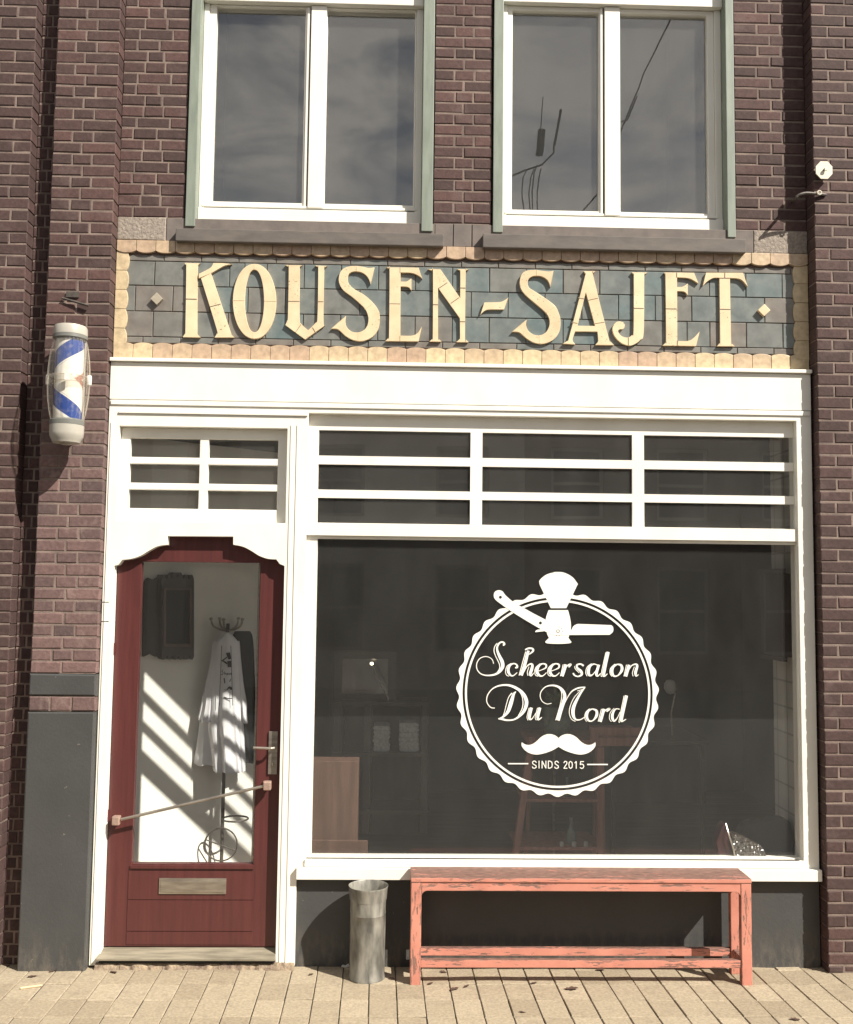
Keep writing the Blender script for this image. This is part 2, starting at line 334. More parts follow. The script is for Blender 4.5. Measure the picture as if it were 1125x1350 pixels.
# ---- pavement, road, ground
def pavement():
    mb = MB(); L, W = 0.207, 0.1365; ang = math.radians(1.15); gx = G(487.6, 1300).x; yo = G(500, 1319).y
    ca, sa = math.cos(ang), math.sin(ang); i0 = -27
    for i in range(-38, 40):
        for j in range(-9, 4):
            u = (i)*W; v = yo+j*L+(.012 if i % 2 else 0)+rnd.uniform(-.004, .004)
            a, b, c, d = u+0.0021, u+W-0.0021, v+0.0013, v+L-0.0013
            if c > 0.3 or d < -1.85: continue
            h = rnd.gauss(0, 0.0009); tl = rnd.gauss(0, 0.0012); t = min(1, max(0, rnd.gauss(0.5, 0.24))); e = 0.003
            vs = []
            for (dd, dz) in ((0, -0.05), (0, -0.004), (e, 0)):
                for uu, vv in ((a+dd, c+dd), (b-dd, c+dd), (b-dd, d-dd), (a+dd, d-dd)):
                    uu2, vv2 = uu+rnd.uniform(-.001, .001), vv+rnd.uniform(-.001, .001); x = gx+uu2*ca-(vv2)*sa*-1*-1; y = uu2*sa*0+vv2
                    x = gx+uu2-(vv2-yo)*math.tan(ang)*1.0
                    vs.append((x, y, SLOPE*min(y, 0.3)+dz+h+tl*(1 if uu > (a+b)/2 else -1)))
            fs = [(8, 9, 10, 11)]
            for k in range(2):
                for q in range(4): fs.append((k*4+q, k*4+(q+1) % 4, (k+1)*4+(q+1) % 4, (k+1)*4+q))
            mb.add(vs, fs, 0, t)
    mb.add([(-9, 0.1, SLOPE*0.1-0.006), (9, 0.1, SLOPE*0.1-0.006), (9, -1.9, -SLOPE*1.9-0.006), (-9, -1.9, -SLOPE*1.9-0.006)], [(0, 3, 2, 1)], 1)
    struct(mb.build('pavement', [PAVER, JOINT], fixn=False))
    k = MB(); k.box(-14, 14, -2.06, -1.9, -0.3, 0.052); struct(k.build('kerb', STONE_SMOOTH, bevel=0.015))
    r = MB(); r.add([(-60, -2.06, -0.06), (60, -2.06, -0.06), (60, -60, -0.06), (-60, -60, -0.06)], [(0, 3, 2, 1)]); struct(r.build('road', ASPHALT, fixn=False))
    g = MB(); g.add([(-150, -150, -0.26), (150, -150, -0.26), (150, 150, -0.26), (-150, 150, -0.26)], [(0, 1, 2, 3)]); struct(g.build('ground', ASPHALT, fixn=False))
pavement()

# ---- brickwork
def course(mb, x0, x1, yf, yb, z0, z1, fr, tones, r=0.0048):
    xs = [x0+(x1-x0)*f for f in [0]+fr+[1]]; j = 0.0040
    for n, (a, b) in enumerate(zip(xs, xs[1:])):
        aa = a if n == 0 else a+j; bb = b if n == len(xs)-2 else b-j
        if rnd.random() < 0.05: aa += 0.001
        mb.brick(aa, bb, yf+rnd.uniform(-.0015, .0015), yb, z0+j+rnd.uniform(-.001, .001), z1-j+rnd.uniform(-.001, .001), r+rnd.uniform(-.001, .002), 0, min(1, max(0, rnd.gauss(tones[0], tones[1]*1.05))), 0.0019)
def brick_area(x0, x1, yf, yb, zlo, zhi, pats, par, tones=(0.35, 0.25), mb=None, split=None):
    """rows that line up with the pier's courses"""
    mb = mb or MB(); k0 = math.floor((zlo-zp2)/ch+0.001); k1 = math.ceil((zhi-zp2)/ch-0.001)
    for k in range(k0, k1):
        a, b = zp2+k*ch, zp2+(k+1)*ch; lo, hi = max(a, zlo), min(b, zhi)
        if hi-lo < 0.02: continue
        p = pats[(k+par) % len(pats)]; p = p() if callable(p) else [f+rnd.uniform(-.012, .012) for f in p]
        course(mb, x0, x1, yf, yb, lo, hi, p, tones)
    mb.box(x0+0.004, x1-0.004, yf+0.0035, yb-0.002, zlo, zhi, 1)
    return mb
def run(x0, x1, off, unit):                      # joint fractions for a long wall
    def f():
        w = x1-x0; out = []; x = off
        while x < w-0.03:
            if x > 0.03: out.append(x/w+rnd.uniform(-.004, .004))
            x += unit
        return out
    return f
P2, P3 = [0.47], [0.315, 0.64]
TOP = 7.4
px_out = (X(70, 100, YP)+X(48, 800, YP)+X(60, 400, YP))/3        # outer edge of the left pier
zpl = Z(90, 938, YP); zb0, zb1 = Z(90, 890, YP), Z(90, 918, YP)
# left pier: brick above, then a painted band, one bare course, painted plinth
mid = zp2+22*ch
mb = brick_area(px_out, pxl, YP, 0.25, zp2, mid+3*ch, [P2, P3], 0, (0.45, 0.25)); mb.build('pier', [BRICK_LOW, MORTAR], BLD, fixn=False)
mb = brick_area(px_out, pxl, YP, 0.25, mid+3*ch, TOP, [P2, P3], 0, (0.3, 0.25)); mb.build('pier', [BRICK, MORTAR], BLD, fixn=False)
mb = MB(); course(mb, px_out, pxl, YP, 0.25, zpl, zb1, P3, (0.35, 0.2)); mb.box(px_out+0.003, pxl-0.003, YP+0.0035, 0.24, zpl, zb1, 1); mb.build('pier', [BRICK_LOW, MORTAR], BLD, fixn=False)
mb = MB(); mb.brick(px_out-0.004, pxl+0.001, YP-0.006, 0.25, -0.05, zpl-0.003, 0.008, j=0.002); mb.brick(px_out-0.004, pxl+0.001, YP-0.004, 0.25, zb1+0.002, zp2-0.002, 0.007, j=0.002)
o = mb.build('plinth', GREY, BLD, fixn=False); o['label'] = 'dark grey painted foot of the left brick pier'
# recessed strip and the next pier to the left
sx = X(44, 300, YW); nx = sx
brick_area(sx, px_out, YW, 0.25, 0.0, TOP, [[0.5], [0.25, 0.75]], 0, (0.2, 0.2)).build('wall', [BRICK, MORTAR], BLD, fixn=False)
nl = nx-3.0
brick_area(nl, nx, YP, 0.25, 0.0, TOP, [run(nl, nx, 0.1, 0.2), run(nl, nx, 0.2, 0.2)], 0, (0.08, 0.18)).build('pier', [BRICK, MORTAR], BLD, fixn=False)
# right pier
rr = pxr+3.0
brick_area(pxr, rr, YR, 0.25, 0.0, TOP, [run(pxr, rr, 0.09, 0.2), run(pxr, rr, 0.19, 0.2)], 0, (0.08, 0.18)).build('pier', [BRICK, MORTAR], BLD, fixn=False)
# upper wall between and beside the windows
zst_l, zst_r = Z(180, 286.5, YW), Z(1015, 304, YW); zst = (zst_l+zst_r)/2          # top of the stone course
zsb = (Z(180, 317.5, YW)+Z(1015, 333.5, YW))/2                                     # its foot = top of the tile frieze
w1l, w1r = X(247.5, 150, YW), X(573, 150, YW); w2l, w2r = X(649, 150, YW), X(968.5, 150, YW)
zwt = TOP-0.7
B3 = [[0.23, 0.74], [0.33, 0.64], [0.36, 0.62], [0.2, 0.55]]
brick_area(pxl, w1l, YW, 0.25, zst, zwt, B3, 1, (0.3, 0.22)).build('wall', [BRICK, MORTAR], BLD, fixn=False)
brick_area(w1r, w2l, YW, 0.25, zst, zwt, [[0.51], [0.35, 0.68]], 1, (0.45, 0.28)).build('wall', [BRICK, MORTAR], BLD, fixn=False)
brick_area(w2r, pxr, YW, 0.25, zst, zwt, [[0.33, 0.68], [0.52]], 1, (0.3, 0.22)).build('wall', [BRICK, MORTAR], BLD, fixn=False)
brick_area(pxl, pxr, YW, 0.25, zwt, TOP, [run(pxl, pxr, 0.1, 0.2), run(pxl, pxr, 0.2, 0.2)], 1, (0.3, 0.22)).build('wall', [BRICK, MORTAR], BLD, fixn=False)
mb = MB(); mb.box(nl-2, rr+2, 0.252, 0.36, zfb+0.02, zst-0.01); mb.box(nl-2, rr+2, -0.12, 0.3, TOP+0.002, TOP+0.18); mb.build('cornice', STONE_SMOOTH, BLD)
# stone course under the windows
mb = MB(); cut = [X(p, 300, YW) for p in (152, 219.3)]; y1 = 0.24
mb.brick(pxl, cut[1]-0.002, YW-0.006, y1, zsb, zst, 0.006, j=0.003)
mb.build('stone_block', STONE, BLD, fixn=False); mb = MB(); c2 = X(993.5, 318, YW); mb.brick(c2+0.002, pxr, YW-0.006, y1, zsb, zst, 0.006, j=0.003); mb.build('stone_block', STONE, BLD, fixn=False)
mb = MB(); xs = [cut[1], X(250, 300, YW)]
mid1, mid2, mid3, mid4 = X(573, 310, YW), X(597.5, 310, YW), X(622.2, 310, YW), X(652, 310, YW)
for a, b in ((cut[1]+.002, mid1), (mid1+.002, mid2-.002), (mid2+.002, mid3-.002), (mid3+.002, c2-.002)): mb.brick(a, b, YW-0.004, y1, zsb, zst-0.001, 0.003, j=0.001)
mb.build('stone_band', STONE_SMOOTH, BLD, fixn=False)

# ---- upper windows
def upper_window(gl, gr, q):
    """q: pixel marks of the window at its own height"""
    w = MB(); zs = q['zs']; zt = zwt
    gx0, gx1 = gl, gr; gw = X(q['gl2'], 150, YW)-gx0; gw2 = gx1-X(q['gr1'], 150, YW)
    yg = YW-0.014
    w.box(gx0+0.008, gx0+gw, yg, 0.2, zs, zt-0.002); w.box(gx1-gw2, gx1-0.004, yg, 0.2, zs, zt-0.002)
    root = w.build('window', GREEN, BLD, bevel=0.003); root['label'] = q['label']
    ix0, ix1 = gx0+gw, gx1-gw2; ys, yl = YW+0.075, YW+0.055
    # lower rail (white cill) and upper transom
    zb = Z(q['mx'], q['rail'], ys); zgb = Z(q['mx'], q['gb'], ys+0.02); ztb = Z(q['mx'], q['tb'], yl-0.02); zgt = Z(q['mx'], q['gt'], ys+0.02)
    s = MB(); s.box(ix0+0.001, ix1-0.001, yl, 0.2, zs+0.001, zb-0.008); s.box(ix0+0.001, ix1-0.001, yl-0.02, 0.2, ztb, ztb+0.09)
    s.box(ix0+0.001, ix0+0.03, ys-0.008, 0.2, zb-0.008, ztb-0.001); s.box(ix1-0.04, ix1-0.001, ys-0.008, 0.2, zb-0.008, ztb-0.001)
    s.build('frame', WHITE, root, bevel=0.003)
    g1, g2, g3, g4 = (X(v, 150, ys+0.02) for v in q['g'])
    mm = (X(q['m'], 150, ys))
    s = MB(); zq = zgt+0.03
    s.prism(rect(ix0+0.031, mm-0.003, zb, ztb-0.002), ys, ys+0.05, [rect(g1, g2, zgb, zgt)])
    s.prism(rect(mm+0.003, ix1-0.041, zb, ztb-0.002), ys, ys+0.05, [rect(g3, g4, zgb, zgt)])
    s.box(mm+0.004, g3-0.004, ys-0.018, ys+0.01, zb+0.004, ztb-0.004); s.box(mm-0.02, mm-0.006, ys-0.008, ys+0.01, zb+0.01, ztb-0.006)
    s.box(ix0+0.02, ix1-0.03, ys-0.012, ys+0.01, zb+0.0015, zb+0.016)
    s.build('sash', WHITE, root, bevel=0.003)
    s = MB(); s.box(ix0+0.02, ix1-0.03, ys-0.004, ys+0.06, zb-0.0075, zb+0.001); s.build('weather_strip', BLACK, root)
    for a, b in ((g1, g2), (g3, g4)):
        p = MB(); p.box(a-0.01, b+0.01, ys+0.028, ys+0.032, zgb-0.01, zgt+0.01); p.build('pane', GLASS_DUSTY, root)
    p = MB(); p.box(ix0+0.01, ix1-0.01, ys+0.028, ys+0.032, ztb+0.09, zt-0.02); p.build('pane', GLASS_DUSTY, root)
    return root
upper_window(w1l, w1r, dict(gl2=262, gr1=557.5, zs=Z(400, 301, YW-0.014), rail=276, gb=269.5, tb=3, gt=13, mx=400, g=(283, 401, 430, 546), m=407.5, label='left upper window with green outer posts and white double sash'))
upper_window(w2l, w2r, dict(gl2=663.5, gr1=957, zs=Z(800, 309, YW-0.014), rail=286, gb=280.5, tb=5, gt=19, mx=800, g=(675, 789, 817, 932), m=796, label='right upper window reflecting clouds, an aerial and a cable'))
for a, b, zt_, zb_, lab in ((231.5, 585, Z(400, 304, YW-0.05), Z(400, 320.5, YW-0.05), 'left grey stone window sill'), (637, 984, Z(800, 311, YW-0.05), Z(800, 329, YW-0.05), 'right grey stone window sill')):
    m = MB(); x0, x1 = X(a, 310, YW-0.05), X(b, 320, YW-0.05)
    m.add([(x0, YW-0.05, zb_), (x1, YW-0.05, zb_), (x1, YW+0.1, zb_), (x0, YW+0.1, zb_), (x0, YW-0.05, zt_), (x1, YW-0.05, zt_), (x1, YW+0.1, zt_+0.012), (x0, YW+0.1, zt_+0.012)],
          [(0, 3, 2, 1), (4, 5, 6, 7), (0, 1, 5, 4), (1, 2, 6, 5), (2, 3, 7, 6), (3, 0, 4, 7)])
    o = m.build('sill', SILL, BLD, bevel=0.004); o['label'] = lab
# dark room behind the upper windows
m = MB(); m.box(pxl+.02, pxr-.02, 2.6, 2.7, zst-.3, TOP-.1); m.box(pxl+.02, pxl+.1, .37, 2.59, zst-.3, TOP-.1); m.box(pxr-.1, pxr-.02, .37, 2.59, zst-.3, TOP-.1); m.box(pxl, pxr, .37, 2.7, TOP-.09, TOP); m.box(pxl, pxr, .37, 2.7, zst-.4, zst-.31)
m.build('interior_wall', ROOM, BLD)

# ------------------------------------------------------------------ glazed tile sign
ztop = zsb; zbot = zft-0.004
SIGN = thing('tile_sign', 'long glazed blue tile sign with cream capitals and scalloped ochre border', 'sign', (0, YW, zbot))
YT = YW+0.004
def rowz(pl, pr): return (Z(200, pl, YT)+Z(1000, pr, YT))/2
z_a, z_b, z_c, z_d, z_e, z_f = rowz(336, 352), rowz(344.5, 360), rowz(376.5, 392), rowz(410.8, 425), rowz(444.3, 458), rowz(453, 466.5)
sxl, sxr = pxl+0.003, pxr-0.003; sc0 = X(169, 390, YT); sc1 = X(1045, 400, YT)
m = MB(); m.box(sxl, sxr, YT+0.006, 0.24, zbot, ztop-0.001, 1)
per = (X(983.6, 375, YT)-X(499, 375, YT))/10.0
def tiles(za, zb, x_first, w, tn):
    x = x_first
    while x > sc0: x -= w
    while x < sc1:
        a, b = max(x, sc0-0.03), min(x+w, sc1+0.03); x += w
        if b-a < 0.02: continue
        cuts = [a, b]
        if rnd.random() < 0.12: cuts = [a, a+(b-a)*rnd.uniform(.2, .45), b]
        for p, q in zip(cuts, cuts[1:]):
            xm = (p+q)/2; t = min(1, max(0, rnd.gauss(tn+0.2*math.sin(xm*1.7+0.6), 0.3)))
            m.brick(p+.0022, q-.0022, YT+rnd.uniform(-.0008, .0008), YT+.008, za+.0022, zb-.0022, 0.0025, 0, t, 0.0008)
xt1, xt2 = X(499, 375, YT), X(523.5, 400, YT)
tiles(z_c, z_b, xt1, per, 0.62); tiles(z_d, z_c, xt2, per, 0.62); tiles(z_e, z_d, xt1, per, 0.6)
tiles(z_b, z_a, xt1+0.05, per, 0.05); tiles(z_f, z_e, xt2+0.05, per, 0.05)
m.build('tile_field', [TILE, MORTAR], SIGN, fixn=False)
# scalloped border
def lobe_row(x0, x1, n, zflat, zcusp, dz, y0, y1, down, mb):
    w = (x1-x0)/n; j = 0.0012
    for i in range(n):
        a, b = x0+i*w+j, x0+(i+1)*w-j; arc = []
        for k in range(9):
            u = k/8; arc.append((a+(b-a)*u, zcusp+(-dz if down else dz)*(1-(2*u-1)**2)**0.8))
        pts = [(b, zflat), (a, zflat)]+arc if down else [(a, zflat), (b, zflat)]+arc[::-1]
        pair = i//2; rnd2 = random.Random(pair*7+(3 if down else 0)); t = min(1, max(0, rnd2.uniform(-.1, 1.0)+rnd.uniform(-.12, .12)))
        if down: t *= 0.55
        mb.prism(pts, y0+rnd.uniform(-.001, .001), y1, tint=t)
b = MB(); nlob = 36
zc_top = rowz(332, 347.5); xb0 = X(150, 400, YT); lw = (sxr-sxl)/nlob
lobe_row(sxl, sxr, nlob, ztop-0.002, zc_top, 0.013, YW-0.012, YT+.005, True, b)
zcb = rowz(455.5, 468.5); lobe_row(sxl, sxr, nlob, zbot+0.001, zcb, 0.011, YW-0.006, YT+.005, False, b)
zz0, zz1 = zbot+0.064, zc_top-0.004; ns = 5; hs = (zz1-zz0)/ns
for i in range(ns):
    za, zb_ = zz0+i*hs+.001, zz0+(i+1)*hs-.001
    for side in (0, 1):
        xo = sxl if side == 0 else sxr; xc = X(166, 400, YT) if side == 0 else X(1048.5, 410, YT); dx = 0.013*(1 if side == 0 else -1)
        arc = [(xc+dx*(1-(2*k/8-1)**2)**.8, za+(zb_-za)*k/8) for k in range(9)]
        pts = [(xo, za)]+arc+[(xo, zb_)]
        if side: pts = pts[::-1]
        b.prism(pts, YW-0.006, YT+.005, tint=0.85+rnd.uniform(-.15, .15))
b.build('scalloped_border', SCALLOP, SIGN, bevel=0.0022, seg=2)
c = 1
LET = [
 ('K', 230, 335, [[(100,87,c),(255,89,c),(236,104),(229,135),(226,240),(222,760),(230,792),(258,822,c),(82,818,c),(104,785),(109,740),(118,135),(112,106)],
   [(240,196,c),(335,147),(368,122),(385,88,c),(470,88),(570,99,c),(500,111),(430,148),(372,182,c),(238,239,c)],
   [(264,238,c),(362,188,c),(548,750),(562,790),(592,822,c),(398,822,c),(420,785),(417,735)]], [], [(105,441,222,444),(352,520,458,492),(240,196,238,239)]),
 ('O', 230, 335, None, None, [(575,455,695,456),(888,460,1008,462),(792,95,792,152),(782,772,782,835)]),
 ('U', 360, 335, [[(118,106,c),(290,109,c),(271,122),(265,150),(262,620),(282,690),(348,752,c),(420,680),(440,620),(448,150),(440,124),(412,111,c),(537,116,c),(513,130),(506,160),(498,655),(518,700,c),(318,842,c),(122,700,c),(141,655),(148,600),(156,150),(147,122)]], [], [(148,463,262,465),(442,467,500,468),(225,770,278,692),(390,722,425,778)]),
 ('S', 360, 335, [[(1005,128,c),(965,297,c),(945,240),(905,195),(850,172),(790,172),(752,195),(740,240),(757,302),(820,355),(900,400),(990,480),(1045,560),(1056,640),(1040,740),(985,815),(890,857),(800,850),(720,810),(660,755),(625,737),(573,737,c),(722,608,c),(715,660),(730,720),(780,765),(850,772),(910,740),(940,680),(940,610),(910,540),(850,480),(780,420),(700,360),(660,300),(650,240),(670,170),(720,130),(800,115),(880,122),(945,135)]], [], [(830,118,830,172),(712,372,768,308),(905,545,990,485),(845,772,845,857)]),
 ('E', 490, 335, [[(145,129,c),(465,133,c),(503,243,c),(470,215),(400,185),(287,180,c),(287,270,c),(345,270),(375,252),(395,238,c),(395,360,c),(372,330),(340,320),(287,318,c),(285,805,c),(400,805),(455,778),(497,716,c),(464,862,c),(135,859,c),(164,830),(173,790),(178,165),(168,142)]], [], [(175,487,285,489),(284,130,284,180),(283,805,283,860)]),
 ('N', 490, 335, [[(555,146,c),(682,149,c),(878,435,c),(878,180),(868,158),(845,146,c),(962,149,c),(938,160),(932,185),(925,820),(935,845),(960,868,c),(838,868,c),(868,842),(876,815),(874,632,c),(658,330,c),(658,810),(668,840),(690,863,c),(572,862,c),(600,838),(606,810),(608,180),(595,160)]], [], [(606,497,658,498),(876,332,928,333),(874,665,926,666),(668,335,750,280),(785,485,866,428)]),
 ('hyphen', 620, 335, [[(140,477,c),(290,473),(340,455),(381,427,c),(335,547,c),(190,547),(140,562),(98,603,c)]], [], []),
 ('S', 620, 335, [[(826,162,c),(795,327,c),(775,270),(740,235),(690,215),(630,215),(585,238),(570,280),(582,327),(620,355),(700,405),(835,505),(880,590),(895,660),(885,760),(830,840),(740,882),(650,879),(570,840),(500,782),(465,767),(413,767,c),(562,643,c),(555,700),(575,755),(630,795),(700,800),(755,765),(785,700),(780,630),(740,570),(660,500),(560,415),(510,355),(490,290),(505,210),(550,165),(640,155),(720,165),(780,170)]], [], [(660,155,660,215),(548,408,612,348),(752,578,835,512),(688,800,688,882)]),
 ('A', 730, 345, [[(298,92,c),(416,93,c),(395,110),(392,135),(545,750),(562,788),(598,823,c),(413,821,c),(440,790),(441,750),(435,690,c),(215,688,c),(190,758),(195,790),(216,816,c),(93,809,c),(138,780),(155,745),(310,150),(315,118)]], [[(320,300,c),(412,635,c),(238,632,c)]], [(245,355,305,365),(340,380,440,358),(180,598,240,606),(400,612,505,595)]),
 ('J', 730, 345, [[(773,103,c),(930,106,c),(905,122),(898,150),(893,690),(860,770),(800,815),(740,826),(670,800),(610,740),(584,675),(600,618),(640,590),(688,600),(706,632),(690,662),(652,668),(640,690),(665,728),(702,746),(742,748),(775,725),(793,680),(795,150),(790,122)]], [], [(794,457,894,460),(742,748,742,826)]),
 ('E', 850, 345, [[(193,105,c),(490,108,c),(534,214,c),(490,185),(430,160),(322,153,c),(322,250,c),(370,248),(405,232),(428,213,c),(428,332,c),(405,300),(370,290),(323,290,c),(325,783,c),(430,783),(490,750),(546,689,c),(511,832,c),(179,827,c),(208,800),(215,760),(208,150),(205,122)]], [], [(212,463,322,465),(320,107,320,153),(326,783,326,830)]),
 ('T', 850, 345, [[(610,107,c),(975,109,c),(1022,247,c),(985,200),(940,168),(845,158,c),(857,780),(866,810),(893,836,c),(719,833,c),(742,805),(750,770),(742,158,c),(680,160),(620,195),(578,240,c)]], [], [(745,467,852,470),(796,107,796,158),(742,160,845,160)]),
]
YL = YT-0.0165
for ch_, ox, oy, polys, holes, joints in LET:
    mb = MB(); t = rnd.uniform(.35, 1)
    if ch_ == 'O':
        el = lambda cx, cy, rx, ry: [(cx+rx*math.cos(a)*(abs(math.cos(a))**-0.06 if abs(math.cos(a)) > .02 else 1), cy+ry*math.sin(a)) for a in [2*PI*k/48+.01 for k in range(48)]]
        mb.prism(topx(el(792, 465, 214, 370), ox, oy, 7.5, YL), YL, YT+.002, [topx(el(791, 462, 95, 310), ox, oy, 7.5, YL)], tint=t)
    else:
        for pi, pl in enumerate(polys):
            hs_ = [topx(outline(h), ox, oy, 7.5, YL) for h in (holes if pi == 0 else [])]
            mb.prism(topx(outline(pl), ox, oy, 7.5, YL), YL-0.0003*pi, YT+.002, hs_, tint=min(1, max(0, t+rnd.uniform(-.2, .2))))
    for x0, y0, x1, y1 in joints:
        a, b_ = Vector((x0, y0)), Vector((x1, y1)); n = (b_-a).normalized(); n = Vector((-n.y, n.x))*3.2
        mb.prism(topx([tuple(a+n), tuple(b_+n), tuple(b_-n), tuple(a-n)], ox, oy, 7.5, YL-.0016), YL-0.0016, YL+.003, mi=1)
    o = mb.build('letter' if ch_ != 'hyphen' else 'hyphen', [CREAM, CRACK], SIGN, bevel=0.0022)
for cx, cy, r in ((206.4, 393.4, 8.2), (1008, 408.6, 8.2)):
    m = MB(); y0 = YT-0.022; m.prism([(lambda p: (p.x, p.z))(P(cx+dx*r, cy+dy*r, y0)) for dx, dy in ((0, 1), (1, 0.03), (0.03, -1), (-1, 0))], y0, YT+.002, tint=0.4); o = m.build('diamond', CREAM if cx > 500 else BUFF, SIGN, bevel=0.002)
    if cx < 500: o['label'] = 'greyer of the two raised diamonds'

# ------------------------------------------------------------------ white timber shopfront
m = MB(); m.box(fxl, fxr, YF-0.004, 0.22, zfb, zft-0.030); m.box(fxl-0.002, fxr+0.003, YF-0.022, 0.22, zft-0.028, zft-0.008)
o = m.build('fascia', WHITE, BLD, bevel=0.003); o['label'] = 'broad white blank fascia board above the shopfront'
# openings (world coordinates)
dxl = (X(156.4, 563)+X(133.3, 1250))/2; dxr = (X(377.3, 563)+X(365.3, 1262))/2          # door and fanlight opening
zo_t, zo_b = (Z(156, 562.5)+Z(377, 563.5))/2, (Z(152, 687.8)+Z(376, 688.6))/2           # fanlight opening
zd_t = (Z(151, 706.3)+Z(376, 708))/2; zd_b = 0.005                                      # door opening
wxl = (X(402, 700)+X(400, 900)+X(396, 1138))/3
wxr = (X(1049, 600)+X(1062, 1120))/2
wz_t = (Z(402, 545.5)+Z(1050, 553.5))/2; wz_b = (Z(411, 1130.4)+Z(1055, 1137.2))/2
zpt = (Z(391.8, 1156)+Z(1082, 1160.5))/2
arch = [(178,795,c),(197,790,c),(215,767,c),(258,762),(300,748),(340,724),(380,704),(426,697,c),(426,657,c),(730,659,c),(730,697,c),(775,706),(815,726),(850,748),(890,762),(930,765,c),(947,787,c),(968,795,c)]
ax = outline(arch, 4); aw = topx(ax, 100, 520, 3.5156, YF)
sx_ = lambda x: dxl+(x-aw[0][0])*(dxr-dxl)/(aw[-1][0]-aw[0][0])
door_hole = [(dxr, zd_b), (dxl, zd_b)][::-1]+[(sx_(x), z) for x, z in aw][::-1]
m = MB()
z0f = 0.012
outer = rect(fxl, fxr, z0f, zfb-0.002)
fan_hole = rect(dxl, dxr, zo_b, zo_t); win_hole = rect(wxl, wxr, wz_b, wz_t)
pb = [(X(390, 1200)), fxr]
# posts and rails as one joined frame, the part under the window cut away for the plinth
outer = [(fxl, z0f), (dxl-0.0, z0f)]+[(sx_(x), z) for x, z in aw]+[(dxr, z0f), (pb[0], z0f), (pb[0], zpt), (fxr, zpt), (fxr, zfb-0.002), (fxl, zfb-0.002)]
outer = [(fxl, z0f), (dxl, z0f), *[(sx_(x), z) for x, z in aw], (dxr, z0f), (pb[0], z0f), (pb[0], zpt), (fxr, zpt), (fxr, zfb-0.002), (fxl, zfb-0.002)]
m.prism(outer, YF, 0.115, [fan_hole, win_hole])
# mouldings on the head rail
for (za, zb_, yy) in ((0.055, 0.067, 0.010),):
    m.box(X(157, 546), wxl-0.004, YF-yy, YF-0.0005, zfb-zb_-0.010, zfb-za-0.010)
m.box(fxl+0.01, fxr-0.01, YF-0.008, YF-0.0005, zfb-0.03, zfb-0.004)
for xa, xb in ((dxr+.018, dxr+.030), (dxr+.052, dxr+.062), (fxl+.012, fxl+.020)): m.box(xa, xb, YF-.0045, YF-.0005, .02, zo_t+.02)
frame = m.build('shopfront_frame', WHITE, BLD, bevel=0.0035)
# fanlight above the door
zi0, zi1 = (Z(172, 670.5)+Z(366, 671))/2, (Z(172, 577.8, .03)+Z(366, 579.5, .03))/2
fx = [X(v, 620, 0.06) for v in (171.5, 263.5, 275, 366.5)]
m = MB(); yf = 0.045
zr = [(Z(172, v, yf)+Z(366, v+1.2, yf))/2 for v in (578, 603, 612, 637, 646, 670.5)]
holes = [rect(fx[a], fx[a+1], zr[k+1], zr[k]) for a in (0, 2) for k in (0, 2, 4)]
m.prism(rect(dxl+.001, dxr-.001, zo_b+.001, zo_t-.001), yf, yf+.04, holes)
fan = m.build('fanlight', WHITE, BLD, bevel=0.004); fan['label'] = 'six paned white fanlight above the red door'
p = MB(); p.box(dxl+.01, dxr-.01, yf+.018, yf+.022, zo_b+.02, zo_t-.02); p.build('pane', GLASS_DUSTY, fan)
# transom lights and the big pane
m = MB(); yt = 0.045
gx = [X(v, 630, yt) for v in (419.5, 620.3, 636, 834, 849.5, 1047)]
zt6 = [(Z(420, l, yt)+Z(1046, r, yt))/2 for l, r in ((566, 577.5), (600, 610.5), (611, 622), (645, 654.5), (655.5, 665.5), (689, 697.5))]
zbar0, zbar1 = (Z(400, 705)+Z(1050, 713.8))/2, zt6[5]
holes = [rect(gx[a], gx[a+1], zt6[k+1], zt6[k]) for a in (0, 2, 4) for k in (0, 2, 4)]
m.prism(rect(wxl+.001, wxr-.001, zbar0+.012, wz_t-.001), yt, yt+.022, holes)
m.box(wxl+0.001, wxr-0.001, .012, yt-0.001, zbar0, zbar1-0.004)                      # the deep transom bar
gz_t = (Z(417, 713)+Z(1048, 719))/2; gz_b = wz_b
gxl, gxr = (X(417.3, 712, .03)+X(411.5, 1128, .03))/2, (X(1048.5, 720, .03)+X(1062, 1135, .03))/2
m.prism(rect(wxl+.001, wxr-.001, wz_b+.001, zbar0-.001), 0.032, 0.07, [rect(gxl, gxr, gz_b+.006, zbar0-.018)])
win = m.build('display_window', WHITE, BLD, bevel=0.003); win['label'] = 'large shop window with nine small transom lights above it'
YG = 0.052
p = MB(); p.box(gxl-.006, gxr+.006, YG, YG+.006, gz_b-.0, zbar0-.010); p.build('pane', GLASS, win)
p = MB(); p.box(gx[0]-.006, gx[5]+.006, yt+.010, yt+.014, zt6[5]-.006, zt6[0]+.006); p.build('pane', GLASS_DUSTY, win)
m = MB(); zs1 = (Z(402, 1141)+Z(1055, 1146))/2
m.box(X(402, 1138), X(1056, 1140), YF-0.012, 0.029, zs1, wz_b); m.box(X(391.5, 1150), fxr+0.003, YF-0.030, -0.0005, zpt-0.004, zs1-.0025)
m.build('sill', WHITE, win, bevel=0.003)
# plinth under the window
m = MB(); m.box(pb[0]+.001, fxr+.006, 0.022, 0.2, -0.05, zpt-.005); m.build('plinth', GREY, BLD)
